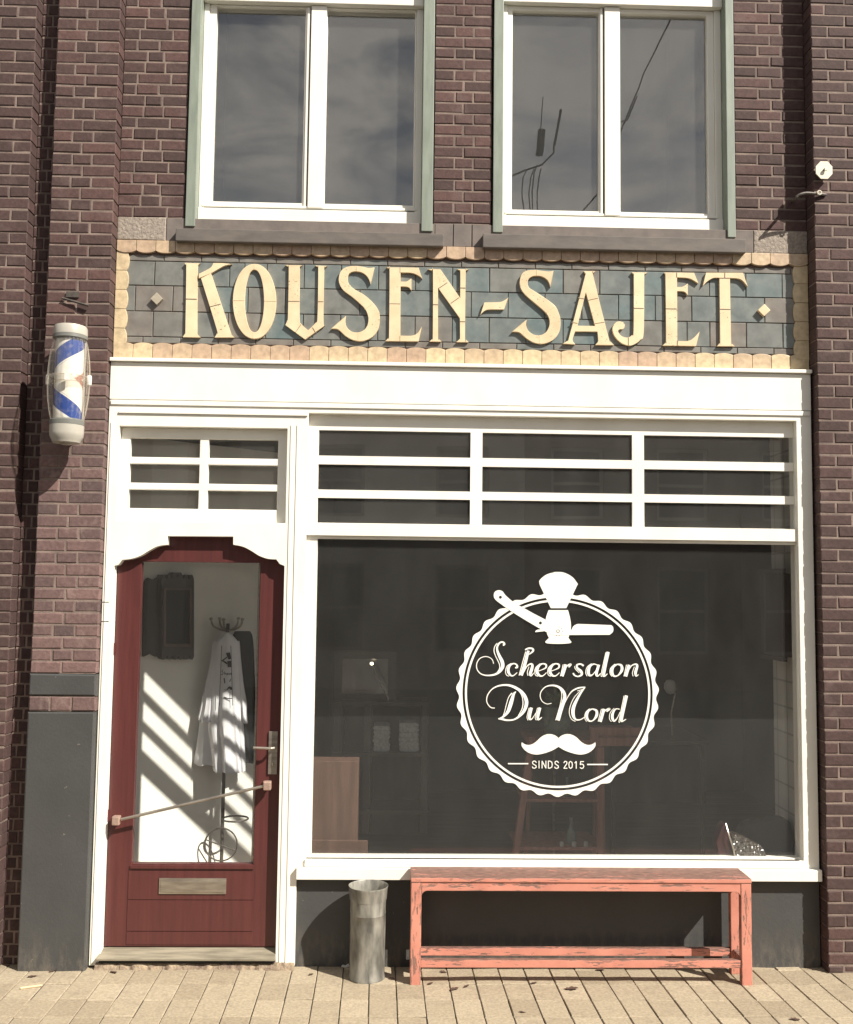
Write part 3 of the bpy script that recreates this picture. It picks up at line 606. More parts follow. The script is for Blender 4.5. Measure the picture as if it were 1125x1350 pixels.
# ---- door
yd = 0.052
gl_l, gl_r = (X(187, 745, yd)+X(173.3, 1138, yd))/2, (X(343, 745, yd)+X(335, 1138, yd))/2
zg_t, zg_b = (Z(187, 741, yd)+Z(343, 741.5, yd))/2, (Z(173, 1139.5, yd)+Z(335, 1139.5, yd))/2
zdb = (Z(140, 1250, yd)+Z(360, 1247, yd))/2
m = MB(); m.prism(rect(dxl+.004, dxr-.004, zdb+.002, zd_t+.02), yd, yd+.045, [rect(gl_l, gl_r, zg_b, zg_t)])
x1, x2 = X(168, 1200, yd), X(334, 1200, yd)
zq = [Z(250, v, yd) for v in (1148, 1187, 1228)]
m.box(gl_l-.004, gl_r+.004, yd-.010, yd-.0005, zg_b-.022, zg_b-.004)                    # weather bar under the pane
m.box(x1, x2, yd-.0035, yd-.0005, zq[1]+.004, zq[0]-.001); m.box(x1, x2, yd-.0035, yd-.0005, zq[2]+.002, zq[1]); m.box(x1, x2, yd-.0035, yd-.0005, zdb+.012, zq[2]-.002)
door = m.build('door', RED, BLD, bevel=0.003); door['label'] = 'dark red shop door with tall glass pane and arched head'
p = MB(); p.box(gl_l-.006, gl_r+.006, yd+.02, yd+.026, zg_b-.006, zg_t+.006); p.build('pane', GLASS_DOOR, door)
def px2(a, b, Y): return P(a, b, Y)
m = MB(); m.box(gl_r-.016, gl_r-.006, yd+.028, yd+.044, zg_b+.001, zg_t-.001); m.build('glazing_strip', STEEL, door)
# letter plate
m = MB(); a, b = P(210, 1157.8, yd-.008), P(298, 1179, yd-.008); m.box(a.x, b.x, yd-.010, yd-.0037, b.z, a.z); m.box(a.x+.010, b.x-.010, yd-.014, yd-.0105, b.z+.012, a.z-.012)
m.build('letter_plate', STEEL, door, bevel=0.0025)
# lever handle
m = MB(); a, b = P(354.6, 964.5, yd-.01), P(365, 1021, yd-.01); m.box(a.x, b.x, yd-.010, yd-.0005, b.z, a.z)
h0, h1 = P(360.5, 987, yd-.06), P(334, 986, yd-.06); m.tube([(h0.x, yd-.012, h0.z), (h0.x, yd-.05, h0.z), (h0.x-.012, yd-.058, h0.z), (h1.x, yd-.058, h1.z)], 0.0075, 10)
k = P(360, 1007, yd); m.lathe((k.x, yd-.012, k.z), [(0.006, -.006), (0.006, .006)], 10)
m.build('handle', STEEL, door, bevel=0.0015)
# slanting pull bar
m = MB(); a, b = P(160, 1080.5, yd-.055), P(350, 1036, yd-.055); m.tube([a, b], 0.008, 10)
m.build('pull_bar', STEEL, door, smooth=True)
for q, lab in ((P(153.5, 1081.5, yd-.045), 0), (P(352.5, 1035.5, yd-.045), 1)):
    m = MB(); m.box(q.x-.018, q.x+.022, yd-.072, yd-.030, q.z-.022, q.z+.024); m.box(q.x-.026, q.x+.014, yd-.034, yd-.0005, q.z-.018, q.z+.018); m.build('bar_bracket', COPPER, door, bevel=0.006)
for zz in (855, 1075): m = MB(); q = P(149, zz, yd); m.tube([(dxl+.002, yd-.004, q.z-.03), (dxl+.002, yd-.004, q.z+.03)], 0.006, 8); m.build('hinge', RED, door)
# threshold
m = MB(); zt0 = Z(250, 1249, yd); zt1 = Z(250, 1266.5, -.03)
m.add([(dxl-.012, -.04, zt1), (dxr+.002, -.04, zt1), (dxr+.002, .1, zt1), (dxl-.012, .1, zt1), (dxl-.012, -.04, zt1+.012), (dxr+.002, -.04, zt1+.012), (dxr-.004, yd+.02, zdb-.001), (dxl+.004, yd+.02, zdb-.001)],
      [(0, 3, 2, 1), (4, 5, 6, 7), (0, 1, 5, 4), (1, 2, 6, 5), (2, 3, 7, 6), (3, 0, 4, 7)])
m.build('threshold', THRESH, BLD, bevel=0.003)
m = MB(); m.box(dxl, dxr-.004, -.022, .1, zt1-.018, zt1-.001); m.build('threshold_shade', BLACK, BLD)  # black strip put in for the shade below the threshold's lip
m = MB(); n = 46; xa, xb = dxl-.02, pb[0]; zz = zt1-.020
vs = []; fs = []
for i in range(n+1):
    x = xa+(xb-xa)*i/n; h = rnd.uniform(-.006, .004); yq = -0.022+rnd.uniform(-.010, .006)
    vs += [(x, yq-.012, gz(-.03)-.006), (x, yq+rnd.uniform(-.004, .004), (zz+gz(-.03))*.5+h), (x, yq+.012, zz+h*.4), (x, .1, zz)]
for i in range(n):
    for k in range(3): fs.append((i*4+k, (i+1)*4+k, (i+1)*4+k+1, i*4+k+1))
m.add(vs, fs); m.build('doorstep', RUBBLE, BLD)
# ------------------------------------------------------------------ white vinyl lettering on the pane
YD = YG-0.0012
dc = P(735.7, 913.9, YD)
DEC = thing('window_decal', 'round white sticker on the shop window with shaving brush, razor and moustache', 'window sticker', (dc.x, YD, dc.z))
rx = (X(858, 914, YD)-X(613.5, 914, YD))/2; rz = (Z(736, 789.7, YD)-Z(736, 1038, YD))/2
def circ(s, n=240, lob=0.0): return [(dc.x+rx*(s+lob*math.cos(35*(a+PI/2)))*math.cos(a), dc.z+rz*(s+lob*math.cos(35*(a+PI/2)))*math.sin(a)) for a in [2*PI*k/n for k in range(n)]]
m = MB(); m.prism(circ(1.0785, 700, 0.0155), YD, YD+.0006, [circ(1.026)]); m.build('scalloped_ring', VINYL, DEC)
m = MB(); m.prism(circ(1.0), YD, YD+.0006, [circ(0.978)]); m.build('thin_ring', VINYL, DEC)
ZB = (640, 745, 6.25)
m = MB(); y = YD-.0006
m.prism(topx(outline([(444,132,c),(470,102),(520,72),(600,57),(660,66),(722,102),(763,156,c),(668,355,c),(540,355,c),(447,158,c)]), *ZB, y), y, y+.0005)
m.prism(topx(outline([(522,371,c),(682,371,c),(700,440),(707,510),(695,570),(685,600,c),(712,635,c),(690,645),(600,650),(510,645),(494,632,c),(525,600,c),(505,550),(498,450)]), *ZB, y), y, y+.0005)
br = random.Random(3)
for i in range(44):                             # ragged bristle tips
    u = i/43; xx = 450+u*310; yy = 58+ (xx-600)**2/(330 if xx < 600 else 270); w = 3.4
    m.prism(topx([(xx-w, yy+9), (xx+w, yy+9), (xx+w*.4+br.uniform(-2, 2), yy-br.uniform(0, 5)), (xx-w*.4, yy-br.uniform(0, 4))], *ZB, y-.0001-.00002*(i % 3)), y-.0001-.00002*(i % 3), y+.0002)
m.build('shaving_brush', VINYL, DEC)
y = YD-.0014; m = MB()
m.prism(topx(outline([(70,255),(78,222),(108,207),(142,216),(170,252),(240,310),(320,355),(400,400),(500,452),(600,512),(642,548),(615,578),(560,575),(480,540),(350,465),(220,385),(130,322),(84,285)]), *ZB, y), y, y+.0005)
m.prism(topx(outline([(610,530,c),(712,532,c),(726,505),(757,487),(800,486),(1040,495,c),(1055,515),(1052,550),(1025,575,c),(610,577,c)]), *ZB, y-.0003), y-.0003, y+.0002)
m.prism(topx(outline([(500,528),(430,533),(412,552),(440,550),(500,542)]), *ZB, y+.0003), y+.0003, y+.0006)
rz_o = m.build('razor', VINYL, DEC)
m = MB()
def disc(cx, cy, r, ri=0): return [(cx+r*math.cos(2*PI*k/20), cy+r*math.sin(2*PI*k/20)) for k in range(20)]
for cx, cy, r in ((125, 265, 12), (455, 477, 12)): m = MB(); m.prism(topx(disc(cx, cy, r), *ZB, y-.0008), y-.0008, y-.0004); m.build('rivet', BLACK, rz_o)
m = MB()
m.prism(topx(disc(600, 545, 14), *ZB, y-.0008), y-.0008, y-.0004, [topx(disc(600, 545, 10.5), *ZB, y-.0008)])
for a0 in range(0, 20, 2):
    a1, a2 = 2*PI*a0/20-1.4, 2*PI*(a0+1)/20-1.4
    if math.cos(a1) > -.2: m.prism(topx([(600+38*math.cos(a1), 545+38*math.sin(a1)), (600+38*math.cos(a2), 545+38*math.sin(a2)), (600+35*math.cos(a2), 545+35*math.sin(a2)), (600+35*math.cos(a1), 545+35*math.sin(a1))], *ZB, y-.0008), y-.0008, y-.0005)
m.build('rivet', BLACK, rz_o)
def half(s): return [(575+s*(x-575), yy, *r) for x, yy, *r in [(575,100,c),(603,76),(650,60),(700,64),(750,90),(800,137),(850,164),(900,163),(940,140,c),(938,180),(900,225),(850,252),(790,262),(720,250),(640,222),(575,185,c)]]
l = half(1)[:-1]+half(-1)[::-1][:-1]
m = MB(); m.prism(topx(outline(l), 660, 960, 7.5, YD-.0004), YD-.0004, YD+.0003); m.build('moustache', VINYL, DEC)
# pen strokes: (x, y, width) in the sampling frame of each group
def ribbon(mb, pts, ox, oy, sc, Y, closed=False):
    pp = catmull(pts, closed, 7); L = len(pp); vs = []
    for i, (x, y, w) in enumerate(pp):
        a = pp[i-1] if (i or closed) else pp[0]; b = pp[(i+1) % L] if (closed or i < L-1) else pp[-1]
        d = Vector((b[0]-a[0], b[1]-a[1])); d = d.normalized() if d.length > 1e-6 else Vector((1, 0)); n = Vector((-d.y, d.x))*max(w, 1)*0.5
        for s in (1, -1): vs.append(P(ox+(x+s*n.x)/sc, oy+(y+s*n.y)/sc, Y))
    fs = [((2*i), (2*i+1), (2*((i+1) % L)+1), (2*((i+1) % L))) for i in range(L if closed else L-1)]
    mb.add(vs, fs)
def script(name, groups):
    mb = MB(); k = 0
    for ox, oy, sc, strokes in groups:
        for s in strokes: ribbon(mb, s, ox, oy, sc, YD-.0002-.00012*k); k += 1
    o = mb.build(name, VINYL, DEC); return o
GA = (620, 835, 9.375); GB = (730, 835, 9.375); GC = (635, 895, 11.25); GD = (690, 890, 10.227); GE = (730, 895, 10.714)
def sh(st, dx, dy=0): return [[(x+dx, y+dy, w) for x, y, w in s] for s in st]
e_ = [[(838,468,9),(885,452,10),(935,425,18),(938,388,20),(895,376,16),(850,405,26),(826,465,36),(850,515,28),(895,527,14),(946,485,9)], [(868,374,8),(815,420,9),(799,470,9),(808,515,9),(838,531,9)]]
script('script_lettering', [
 (*GA, [[(290,376,8),(275,328,9),(235,296,9),(180,288,10),(120,312,11),(83,372,11),(85,440,12),(125,495,12),(190,519,15),(265,518,20),(320,503,24),(370,468,32),(402,410,42),(396,350,42),(368,292,36),(345,240,30),(333,190,24),(345,145,22),(375,112,20),(410,112,22),(425,135,22),(405,150,14)],
        [(330,490,8),(362,440,10),(364,390,10),(342,335,10),(315,280,10),(296,220,11),(304,165,10),(335,122,10)],
        [(556,425,16),(582,418,24),(575,388,18),(535,374,16),(490,400,26),(470,455,34),(490,508,26),(530,525,14),(582,485,9)], [(505,372,8),(455,410,9),(438,470,9),(450,515,9),(480,530,9)],
        [(722,215,32),(705,270,36),(672,400,38),(632,520,38)], [(688,225,10),(655,340,10),(605,522,10)], [(680,205,18),(722,186,20),(770,190,22),(778,218,24),(730,262,10)],
        [(665,480,8),(700,412,12),(742,380,18),(770,392,28),(760,450,36),(742,505,32),(758,524,14),(785,490,9)], [(728,412,8),(708,480,9),(716,524,9)], *e_, *sh(e_, 160)]),
 (*GB, [[(152,385,36),(130,460,38),(105,530,38)], [(120,385,10),(86,530,10)], [(140,450,9),(172,400,14),(212,385,26),(188,420,14)],
        [(372,402,24),(335,380,18),(290,392,20),(295,430,26),(340,470,32),(348,510,26),(305,533,16),(262,520,18),(242,492,20)], [(262,405,8),(270,440,9),(320,490,8)],
        [(555,400,10),(500,380,14),(450,410,28),(430,475,38),(448,520,26),(490,505,12),(545,430,10)], [(470,374,8),(415,420,9),(398,485,9),(415,530,9)], [(560,388,32),(530,500,32),(548,528,16),(582,495,9)],
        [(676,230,38),(645,370,38),(620,505,36),(632,528,18),(668,500,9)], [(648,235,9),(590,500,9),(602,534,9)],
        [(790,382,14),(738,415,30),(722,475,36),(748,528,22),(800,518,16),(845,455,34),(838,398,28),(790,382,14)], [(762,378,8),(708,430,9),(698,490,9),(722,534,9)],
        [(935,390,34),(915,460,36),(893,533,36)], [(903,388,9),(870,532,9)], [(915,480,8),(962,405,12),(1008,383,18),(1035,400,28),(1015,480,34),(1020,527,18),(1052,510,9)], [(1000,412,8),(976,490,9),(986,532,9)]])])
script('script_lettering', [
 (*GC, [[(197,433,13),(140,425,13),(92,372,13),(76,310,14),(96,232,15),(160,152,16),(250,106,22),(370,92,28),(480,120,38),(590,190,44),(650,275,50),(668,365,52),(635,470,44),(565,552,32),(480,605,22),(380,614,24),(300,596,30),(250,592,16)],
        [(525,150,10),(590,230,12),(615,330,13),(604,440,13),(545,548,10)],
        [(512,190,12),(480,225,34),(452,310,52),(425,400,56),(390,490,46),(325,560,28),(262,592,16)], [(455,210,18),(405,270,12),(372,370,11),(345,480,11),(322,548,9)],
        [(742,428,42),(718,520,44),(712,590,36),(750,592,14),(818,490,9)], [(708,430,10),(676,560,10),(690,617,10)], [(868,428,42),(838,540,44),(842,605,26),(898,570,10)], [(832,430,10),(798,570,10),(815,615,10)]]),
 (*GD, [[(382,380,10),(320,390,10),(258,355,10),(230,290,11),(243,222,12),(302,160,14),(385,140,20),(465,155,28),(530,205,36),(562,280,40),(545,360,46),(510,470,46),(470,612,46)], [(480,172,8),(515,225,10),(518,310,10),(492,430,10),(438,610,10)],
        [(555,390,8),(605,290,11),(660,218,16),(745,175,20),(838,164,14)], [(836,166,10),(795,215,22),(730,320,34),(678,440,46),(675,540,42),(708,598,22),(770,602,14),(832,565,10)], [(800,196,10),(730,215,8)], [(770,215,8),(690,300,9),(638,410,10),(622,510,10),(650,592,9),(705,626,10)]]),
 (*GE, [[(545,425,14),(490,460,30),(468,530,38),(500,592,24),(555,590,16),(608,520,38),(605,450,32),(545,425,14)], [(512,420,8),(455,475,9),(440,550,9),(468,605,9)],
        [(712,425,38),(690,510,40),(660,607,40)], [(678,425,10),(630,605,10)], [(690,510,10),(735,445,16),(792,425,30),(750,465,14)],
        [(935,430,12),(885,425,14),(845,470,30),(830,540,38),(855,595,26),(900,555,12),(940,470,9)], [(858,415,8),(802,480,9),(790,560,9),(818,606,9)], [(1032,236,42),(1000,380,42),(960,570,40),(975,598,20),(1025,570,9)], [(998,238,10),(928,580,10),(940,610,9)]])])
# date line
for x0, x1, yy in ((75, 276, 352), (858, 1062, 360)): m = MB(); m.prism(topx([(x0, yy-6), (x1, yy-6), (x1, yy+6), (x0, yy+6)], 660, 960, 7.5, YD-.0003), YD-.0003, YD+.0003); m.build('dash', VINYL, DEC)
T = {'S': [[(355,340),(345,328),(332,325),(318,335),(320,352),(335,362),(352,372),(354,388),(338,397),(322,394),(315,382)]], 'I': [[(382,324),(382,397)]], 'N': [[(412,397),(412,326),(450,396),(450,324)]],
     'D': [[(474,326),(474,396),(490,396),(508,385),(513,360),(508,337),(490,326),(474,326)]], 's': [[(574,342),(565,330),(552,327),(540,336),(541,353),(556,363),(572,374),(574,390),(558,399),(543,396),(536,384)]],
     '2': [[(628,344),(634,331),(645,328),(657,336),(657,352),(640,376),(627,397),(660,397)]], '0': [[(694,329),(680,340),(677,363),(681,388),(694,399),(708,388),(712,363),(708,340),(694,329)]], '1': [[(735,345),(750,330),(750,399)]],
     '5': [[(824,331),(793,331),(790,362),(804,355),(820,362),(825,378),(818,394),(802,400),(788,390)]]}
k = 0; m = MB()
for key, s in T.items():
    if key == '2': m.build('date_lettering', VINYL, DEC); m = MB()
    for st in s:
        vs = MB(); pts = [(x, y2, 8.5) for x, y2 in st]
        for a, b in zip(st, st[1:]):
            va, vb = Vector(a), Vector(b); d = (vb-va).normalized(); n = Vector((-d.y, d.x))*4.3; e2 = d*2.0
            q = [tuple(va+n-e2), tuple(vb+n+e2), tuple(vb-n+e2), tuple(va-n-e2)]
            Yk = YD-.0003-.00005*k; k += 1; m.add([P(660+p[0]/7.5, 960+p[1]/7.5, Yk) for p in q], [(0, 1, 2, 3)])
m.build('date_lettering', VINYL, DEC)

# ------------------------------------------------------------------ barber pole
yc = YP-0.135
pc = P(90.5, 505, yc); ptop, pbot = Z(92, 430, yc), Z(88, 579, yc); H = ptop-pbot; s240 = X(112, 500, yc)-X(70, 500, yc)
POLE = thing('barber_pole', 'fat fluted barber pole with blue and white chevrons fixed to the left brick pier', 'barber pole', (pc.x, yc, pbot))
R = s240/42
cz0, cz1 = pbot+H*0.165, ptop-H*0.125
def pole_mat():
    m, t, b = nt('barber_stripes'); v = coords(t)
    sp = N(t, 'ShaderNodeSeparateXYZ'); t.links.new(v, sp.inputs[0])
    def M(op, a, b2=None, c2=None):
        n = N(t, 'ShaderNodeMath', operation=op)
        for i, q in enumerate((a, b2, c2)):
            if q is None: continue
            if isinstance(q, (int, float)): n.inputs[i].default_value = q
            else: t.links.new(q, n.inputs[i])
        return n.outputs[0]
    zm = (cz0+cz1)/2-pbot; hh = (cz1-cz0)/2
    ang = M('ARCTAN2', sp.outputs['X'], M('MULTIPLY', sp.outputs['Y'], -1.0))         # 0 facing the street, + to the right
    az = M('DIVIDE', M('ABSOLUTE', M('SUBTRACT', sp.outputs['Z'], zm)), hh)           # 0 at the belt, 1 at the caps
    s = M('ADD', M('SUBTRACT', az, M('MULTIPLY', ang, 0.22)), 1.0)
    s = M('MULTIPLY', s, 0.5); q = lambda x: (x+1)*.5; wh = (.74, .71, .64); gr = (.60, .57, .50); bl = (.018, .055, .25); rd_ = (.40, .19, .15)
    col = ramp(t, s, [(0, wh), (q(-.33), wh), (q(-.29), rd_), (q(-.17), rd_), (q(-.13), wh), (q(.385), wh), (q(.39), (.25, .27, .38)), (q(.405), wh), (q(.43), wh), (q(.44), bl), (q(.86), bl), (q(.87), wh), (q(.93), wh), (q(.95), gr), (1, gr)])
    n = noise(t, v, 30, 4); col = mixc(t, ramp(t, n, [(0.5, (0,)*3), (0.75, (0.35,)*3)]), col, (0.45, 0.40, 0.33))
    t.links.new(col, b.inputs['Base Color']); b.inputs['Roughness'].default_value = 0.15; b.inputs['Coat Weight'].default_value = 0.6; b.inputs['Coat Roughness'].default_value = 0.08
    return m
flute = lambda th, z: 0.026*math.cos(24*th)
prof = []
for k in range(15):
    u = k/14; z = cz0-pbot+(cz1-cz0)*u; prof.append((R*(20.6+6.0*(1-(2*u-1)**2)**0.9), z))
m = MB(); m.lathe((pc.x, yc, pbot), [(R*18.4, cz0-pbot-.01), (R*18.4, cz1-pbot+.01)], 64); m.build('striped_drum', pole_mat(), POLE, smooth=True)
def clear_plastic():
    m = bpy.data.materials.new('clear_fluted_plastic'); m.use_nodes = True; t = m.node_tree; t.nodes.clear()
    o_, tr, gl, df, m1, m2 = (t.nodes.new('ShaderNode'+k) for k in ('OutputMaterial', 'BsdfTransparent', 'BsdfGlossy', 'BsdfDiffuse', 'MixShader', 'MixShader'))
    gl.inputs['Roughness'].default_value = .12; df.inputs['Color'].default_value = (.62, .57, .49, 1); tr.inputs['Color'].default_value = (.97, .96, .94, 1)
    lw = N(t, 'ShaderNodeLayerWeight', Blend=.5); r_ = ramp(t, lw.outputs['Facing'], [(0, (.015,)*3), (.45, (.07,)*3), (1, (.72,)*3)]); t.links.new(r_, m1.inputs[0]); t.links.new(tr.outputs[0], m1.inputs[1]); t.links.new(df.outputs[0], m1.inputs[2])
    m2.inputs[0].default_value = .05; t.links.new(m1.outputs[0], m2.inputs[1]); t.links.new(gl.outputs[0], m2.inputs[2]); t.links.new(m2.outputs[0], o_.inputs[0]); return m
m = MB(); m.lathe((pc.x, yc, pbot), prof, 168, wob=flute); m.build('fluted_barrel', clear_plastic(), POLE, smooth=True)
zm = (cz0+cz1)/2-pbot
m = MB()
for sx in (-1, 1): m.lathe((pc.x+sx*R*27.0, yc, pbot), [(R*3, zm-.026), (R*3.4, zm-.02), (R*3.4, zm+.02), (R*3, zm+.026)], 12); m.build('clip', PAPER, POLE, smooth=True); m = MB()
for a in (-75,): m.obox((pc.x+R*27.6*math.cos(math.radians(a)), yc+R*27.6*math.sin(math.radians(a)), pbot+zm), Vector((-math.sin(math.radians(a)), math.cos(math.radians(a)), 0)), Vector((math.cos(math.radians(a)), math.sin(math.radians(a)), 0)), Vector((0, 0, 1)), .014, .004, .02)
m.build('clip', PAPER, POLE, smooth=True)
m = MB(); m.lathe((pc.x, yc, pbot), [(R*26.8, zm-.016), (R*27.6, zm-.012), (R*27.6, zm+.012), (R*26.8, zm+.016)], 56); m.build('belt', clear_plastic(), POLE, smooth=True)
m = MB(); m.lathe((pc.x, yc, pbot), [(R*22.2, cz0-pbot-.028), (R*22.4, cz0-pbot-.004), (R*20, cz0-pbot+.004)], 48); m.build('dark_band', CAPBAND, POLE, smooth=True); m = MB(); m.lathe((pc.x, yc, pbot), [(R*20, cz1-pbot-.004), (R*22.4, cz1-pbot+.004), (R*22.2, cz1-pbot+.022)], 48)
m.build('dark_band', CAPBAND, POLE, smooth=True)
m = MB(); m.lathe((pc.x, yc, pbot), [(R*6, -.022), (R*17.5, -.020), (R*19.0, -.004), (R*21.5, .014), (R*21.8, .03), (R*22.1, cz0-pbot-.029)], 48); m.lathe((pc.x, yc, pbot), [(R*5, -.030), (R*6.5, -.028), (R*6.5, -.0225)], 20); m.build('bottom_cap', CAPGREY, POLE, smooth=True)
m = MB(); m.lathe((pc.x, yc, pbot), [(R*22.0, cz1-pbot+.023), (R*21.8, H-.016), (R*20.6, H-.004), (R*18, H), (0, H+.003)], 48); m.build('top_cap', CAPGREY, POLE, smooth=True)
m = MB()
for zz in (0.10*H, 0.92*H): m.box(pc.x-.03, pc.x+.03, yc+R*14, YP-.0005, pbot+zz-.02, pbot+zz+.02)
m.box(pc.x-.045, pc.x+.045, YP-.012, YP-.0008, pbot+.02, pbot+H*.98); m.build('bracket', CAPGREY, POLE, bevel=.003)

# ------------------------------------------------------------------ zinc bin
bc = G(482, 1289); bc.y -= 0.0
rb = (X(508.5, 1289, bc.y)-X(460, 1289, bc.y))/2; bx = (X(508.5, 1250, bc.y)+X(460.5, 1250, bc.y))/2; zb0_ = gz(bc.y)-0.002; ht = Z(484, 1167, bc.y)-zb0_
BIN = thing('zinc_bin', 'tall weathered zinc bin standing between the red door and the bench', 'bin', (bx, bc.y, zb0_))
m = MB(); dent = lambda th, z: 0.012*math.sin(2*th+z*9)+0.006*math.sin(5*th-z*20); lean = 0.004
rm = rb*1.0
m.lathe((bx, bc.y, zb0_), [(rm*.93, 0), (rm*.985, .004), (rm*.985, .016), (rm*.955, .022), (rm*.95, ht*.3), (rm*.96, ht*.6), (rm*.965, ht*.7), (rm*.98, ht*.705), (rm*.97, ht*.715), (rm*.975, ht*.85)], 44, wob=dent); m.build('body', ZINC, BIN, smooth=True)
m = MB(); wob2 = lambda th, z: 0.012*math.sin(2*th+1)+0.008*math.sin(7*th)
m.lathe((bx, bc.y, zb0_), [(rm*.96, ht*.845), (rm*1.0, ht*.85), (rm*1.055, ht*.975), (rm*1.08, ht*.992), (rm*1.07, ht), (rm*1.03, ht*.99), (rm*.97, ht*.85), (rm*.93, ht*.5), (0, ht*.5)], 44, wob=wob2); m.build('flared_rim', ZINC, BIN, smooth=True)

# ------------------------------------------------------------------ bench
b0, b1 = G(549, 1293.5), G(985, 1292.5); yb = (b0.y+b1.y)/2-.004; zt_ = Z(766, 1158, yb); 
for it in range(3):
    pass
ya = -0.034; yb = -0.238; Lx0, Lx1 = X(541.8, 1200, yb), X(991.3, 1200, yb); zt_ = Z(766, 1158.2, yb); zap = Z(766, 1175.5, yb)
lwid = X(556.5, 1230, yb)-X(542.5, 1230, yb)
BENCH = thing('wooden_bench', 'long low wooden bench with flaking salmon paint under the shop window', 'bench', ((Lx0+Lx1)/2, (ya+yb)/2, gz(yb)))
m = MB(); m.box(Lx0-.002, Lx1+.002, yb-.003, ya+.002, zt_-.022, zt_); m.build('seat', WORN, BENCH, bevel=.004)
def apron(x0, x1, y0, y1): 
    r = 0.03; a = [(x0, zt_-.0225), (x1, zt_-.0225), (x1, zap-r)]+[(x1-r*(1-math.cos(t)), zap-r*(1-math.sin(t))) for t in [PI/2*k/5 for k in range(1, 6)]]+[(x0+r*(1-math.cos(t)), zap-r*(1-math.sin(t))) for t in [PI/2*(5-k)/5 for k in range(0, 5)]]+[(x0, zap-r)]
    return a
for (y0, y1) in ((yb, yb+.03), (ya-.03, ya)):
    m = MB(); m.prism(apron(Lx0+lwid, Lx1-lwid, y0, y1), y0+.003, y1); m.build('apron', WORN, BENCH, bevel=.003)
for xx in (Lx0+.004, Lx1-.036): m = MB(); m.box(xx, xx+.032, yb+.041, ya-.041, zap, zt_-.0225); m.build('apron', WORN, BENCH, bevel=.003)
for x0 in (Lx0, Lx1-lwid):
    for y0 in (yb, ya-.04): m = MB(); m.box(x0, x0+lwid, y0, y0+.04, gz(y0+.03)-.002, zt_-.0225); m.build('leg', WORN_V, BENCH, bevel=.004)
zs0, zs1_ = Z(766, 1277, yb), Z(766, 1266.5, yb)
for y0 in (yb+.006, ya-.034): m = MB(); m.box(Lx0+lwid, Lx1-lwid, y0, y0+.03, zs0, zs1_); m.build('stretcher', WORN, BENCH, bevel=.003)
for xx in (Lx0+.008, Lx1-.008-.036): m = MB(); m.box(xx, xx+.036, yb+.041, ya-.041, zs0, zs1_); m.build('stretcher', WORN, BENCH, bevel=.003)

# ------------------------------------------------------------------ small fixings on the right pier and the left pier
y0 = YP-0.05; q = P(1087, 224, y0); rd = (X(1098.5, 224, y0)-X(1074.8, 224, y0))/2
DSC = thing('octagonal_plate', 'cream eight sided metal plate on the right brick pier above a bent iron bracket', 'wall plate', (q.x, YP, q.z))
m = MB(); oc = lambda r: [(q.x+r*math.cos(PI/8+PI/4*k), q.z+r*1.08*math.sin(PI/8+PI/4*k)) for k in range(8)]
m.prism(oc(rd), y0, y0+.006); m.build('plate', ENAMEL, DSC, bevel=.0015)
m = MB(); m.tube([(q.x, y0-.014, q.z), (q.x, YP+.002, q.z)], .007, 8); m.build('bolt', IRON, DSC)
m = MB(); m.obox((q.x+.004, y0-.012, q.z), Vector((1, 0, 0)), Vector((0, 1, 0)), Vector((0, 0, 1)), .008, .004, .008); m.build('nut', ENAMEL, DSC, bevel=.002)
e = P(1051, 262, YP-.06); f_ = P(1060, 255.5, YP-.07); g_ = P(1088, 256.5, YP-.03)
HK = thing('iron_bracket', 'bent grey iron bracket arm with a ring screwed to the right brick pier', 'bracket', (g_.x, YP, g_.z))
m = MB(); m.tube(catmull([tuple(P(1045, 265, YW-.004)), tuple(P(1048, 263, YP-.03)), tuple(P(1053, 257.5, YP-.05)), tuple(P(1062, 254.6, YP-.05)), tuple(P(1075, 255.2, YP-.04)), tuple(P(1089, 256.8, YP-.022))], False, 6), .0085, 8); m.build('arm', IRON, HK, smooth=True)
q2 = P(1080, 254.5, YP-.045); m = MB(); m.tube([(q2.x+.011*math.cos(t), q2.y-.006, q2.z+.011*math.sin(t)) for t in [2*PI*k/12 for k in range(13)]], .004, 6); m.build('ring', ENAMEL, HK, smooth=True)
m = MB(); a, b = P(82, 394, YP-.03), P(117, 403, YP-.03); m.tube([P(82, 393, YP-.012), P(100, 398, YP-.018), P(117, 403, YP-.02)], .007, 6); t1 = P(86, 385, YP-.006); m.obox((t1.x+.04, YP-.004, t1.z-.012), Vector((1, 0, 0)), Vector((0, 1, 0)), Vector((0, 0, 1)), .034, .004, .016)
o = m.build('wall_hook', IRON, None, smooth=False); recentre(o); tag(o, 'small rusty iron hook on the left brick pier above the barber pole', 'hook')
for i, (yy, lab) in enumerate(((794, 'upper of two small wire nails sticking out beside the door frame'), (819.5, 'lower of two small wire nails sticking out beside the door frame'))):
    m = MB(); m.tube([P(134, yy, -.02), P(143, yy, -.055)], .003, 6); o = m.build('nail', IRON, None); recentre(o); tag(o, lab, 'nail', 'nails beside the door')
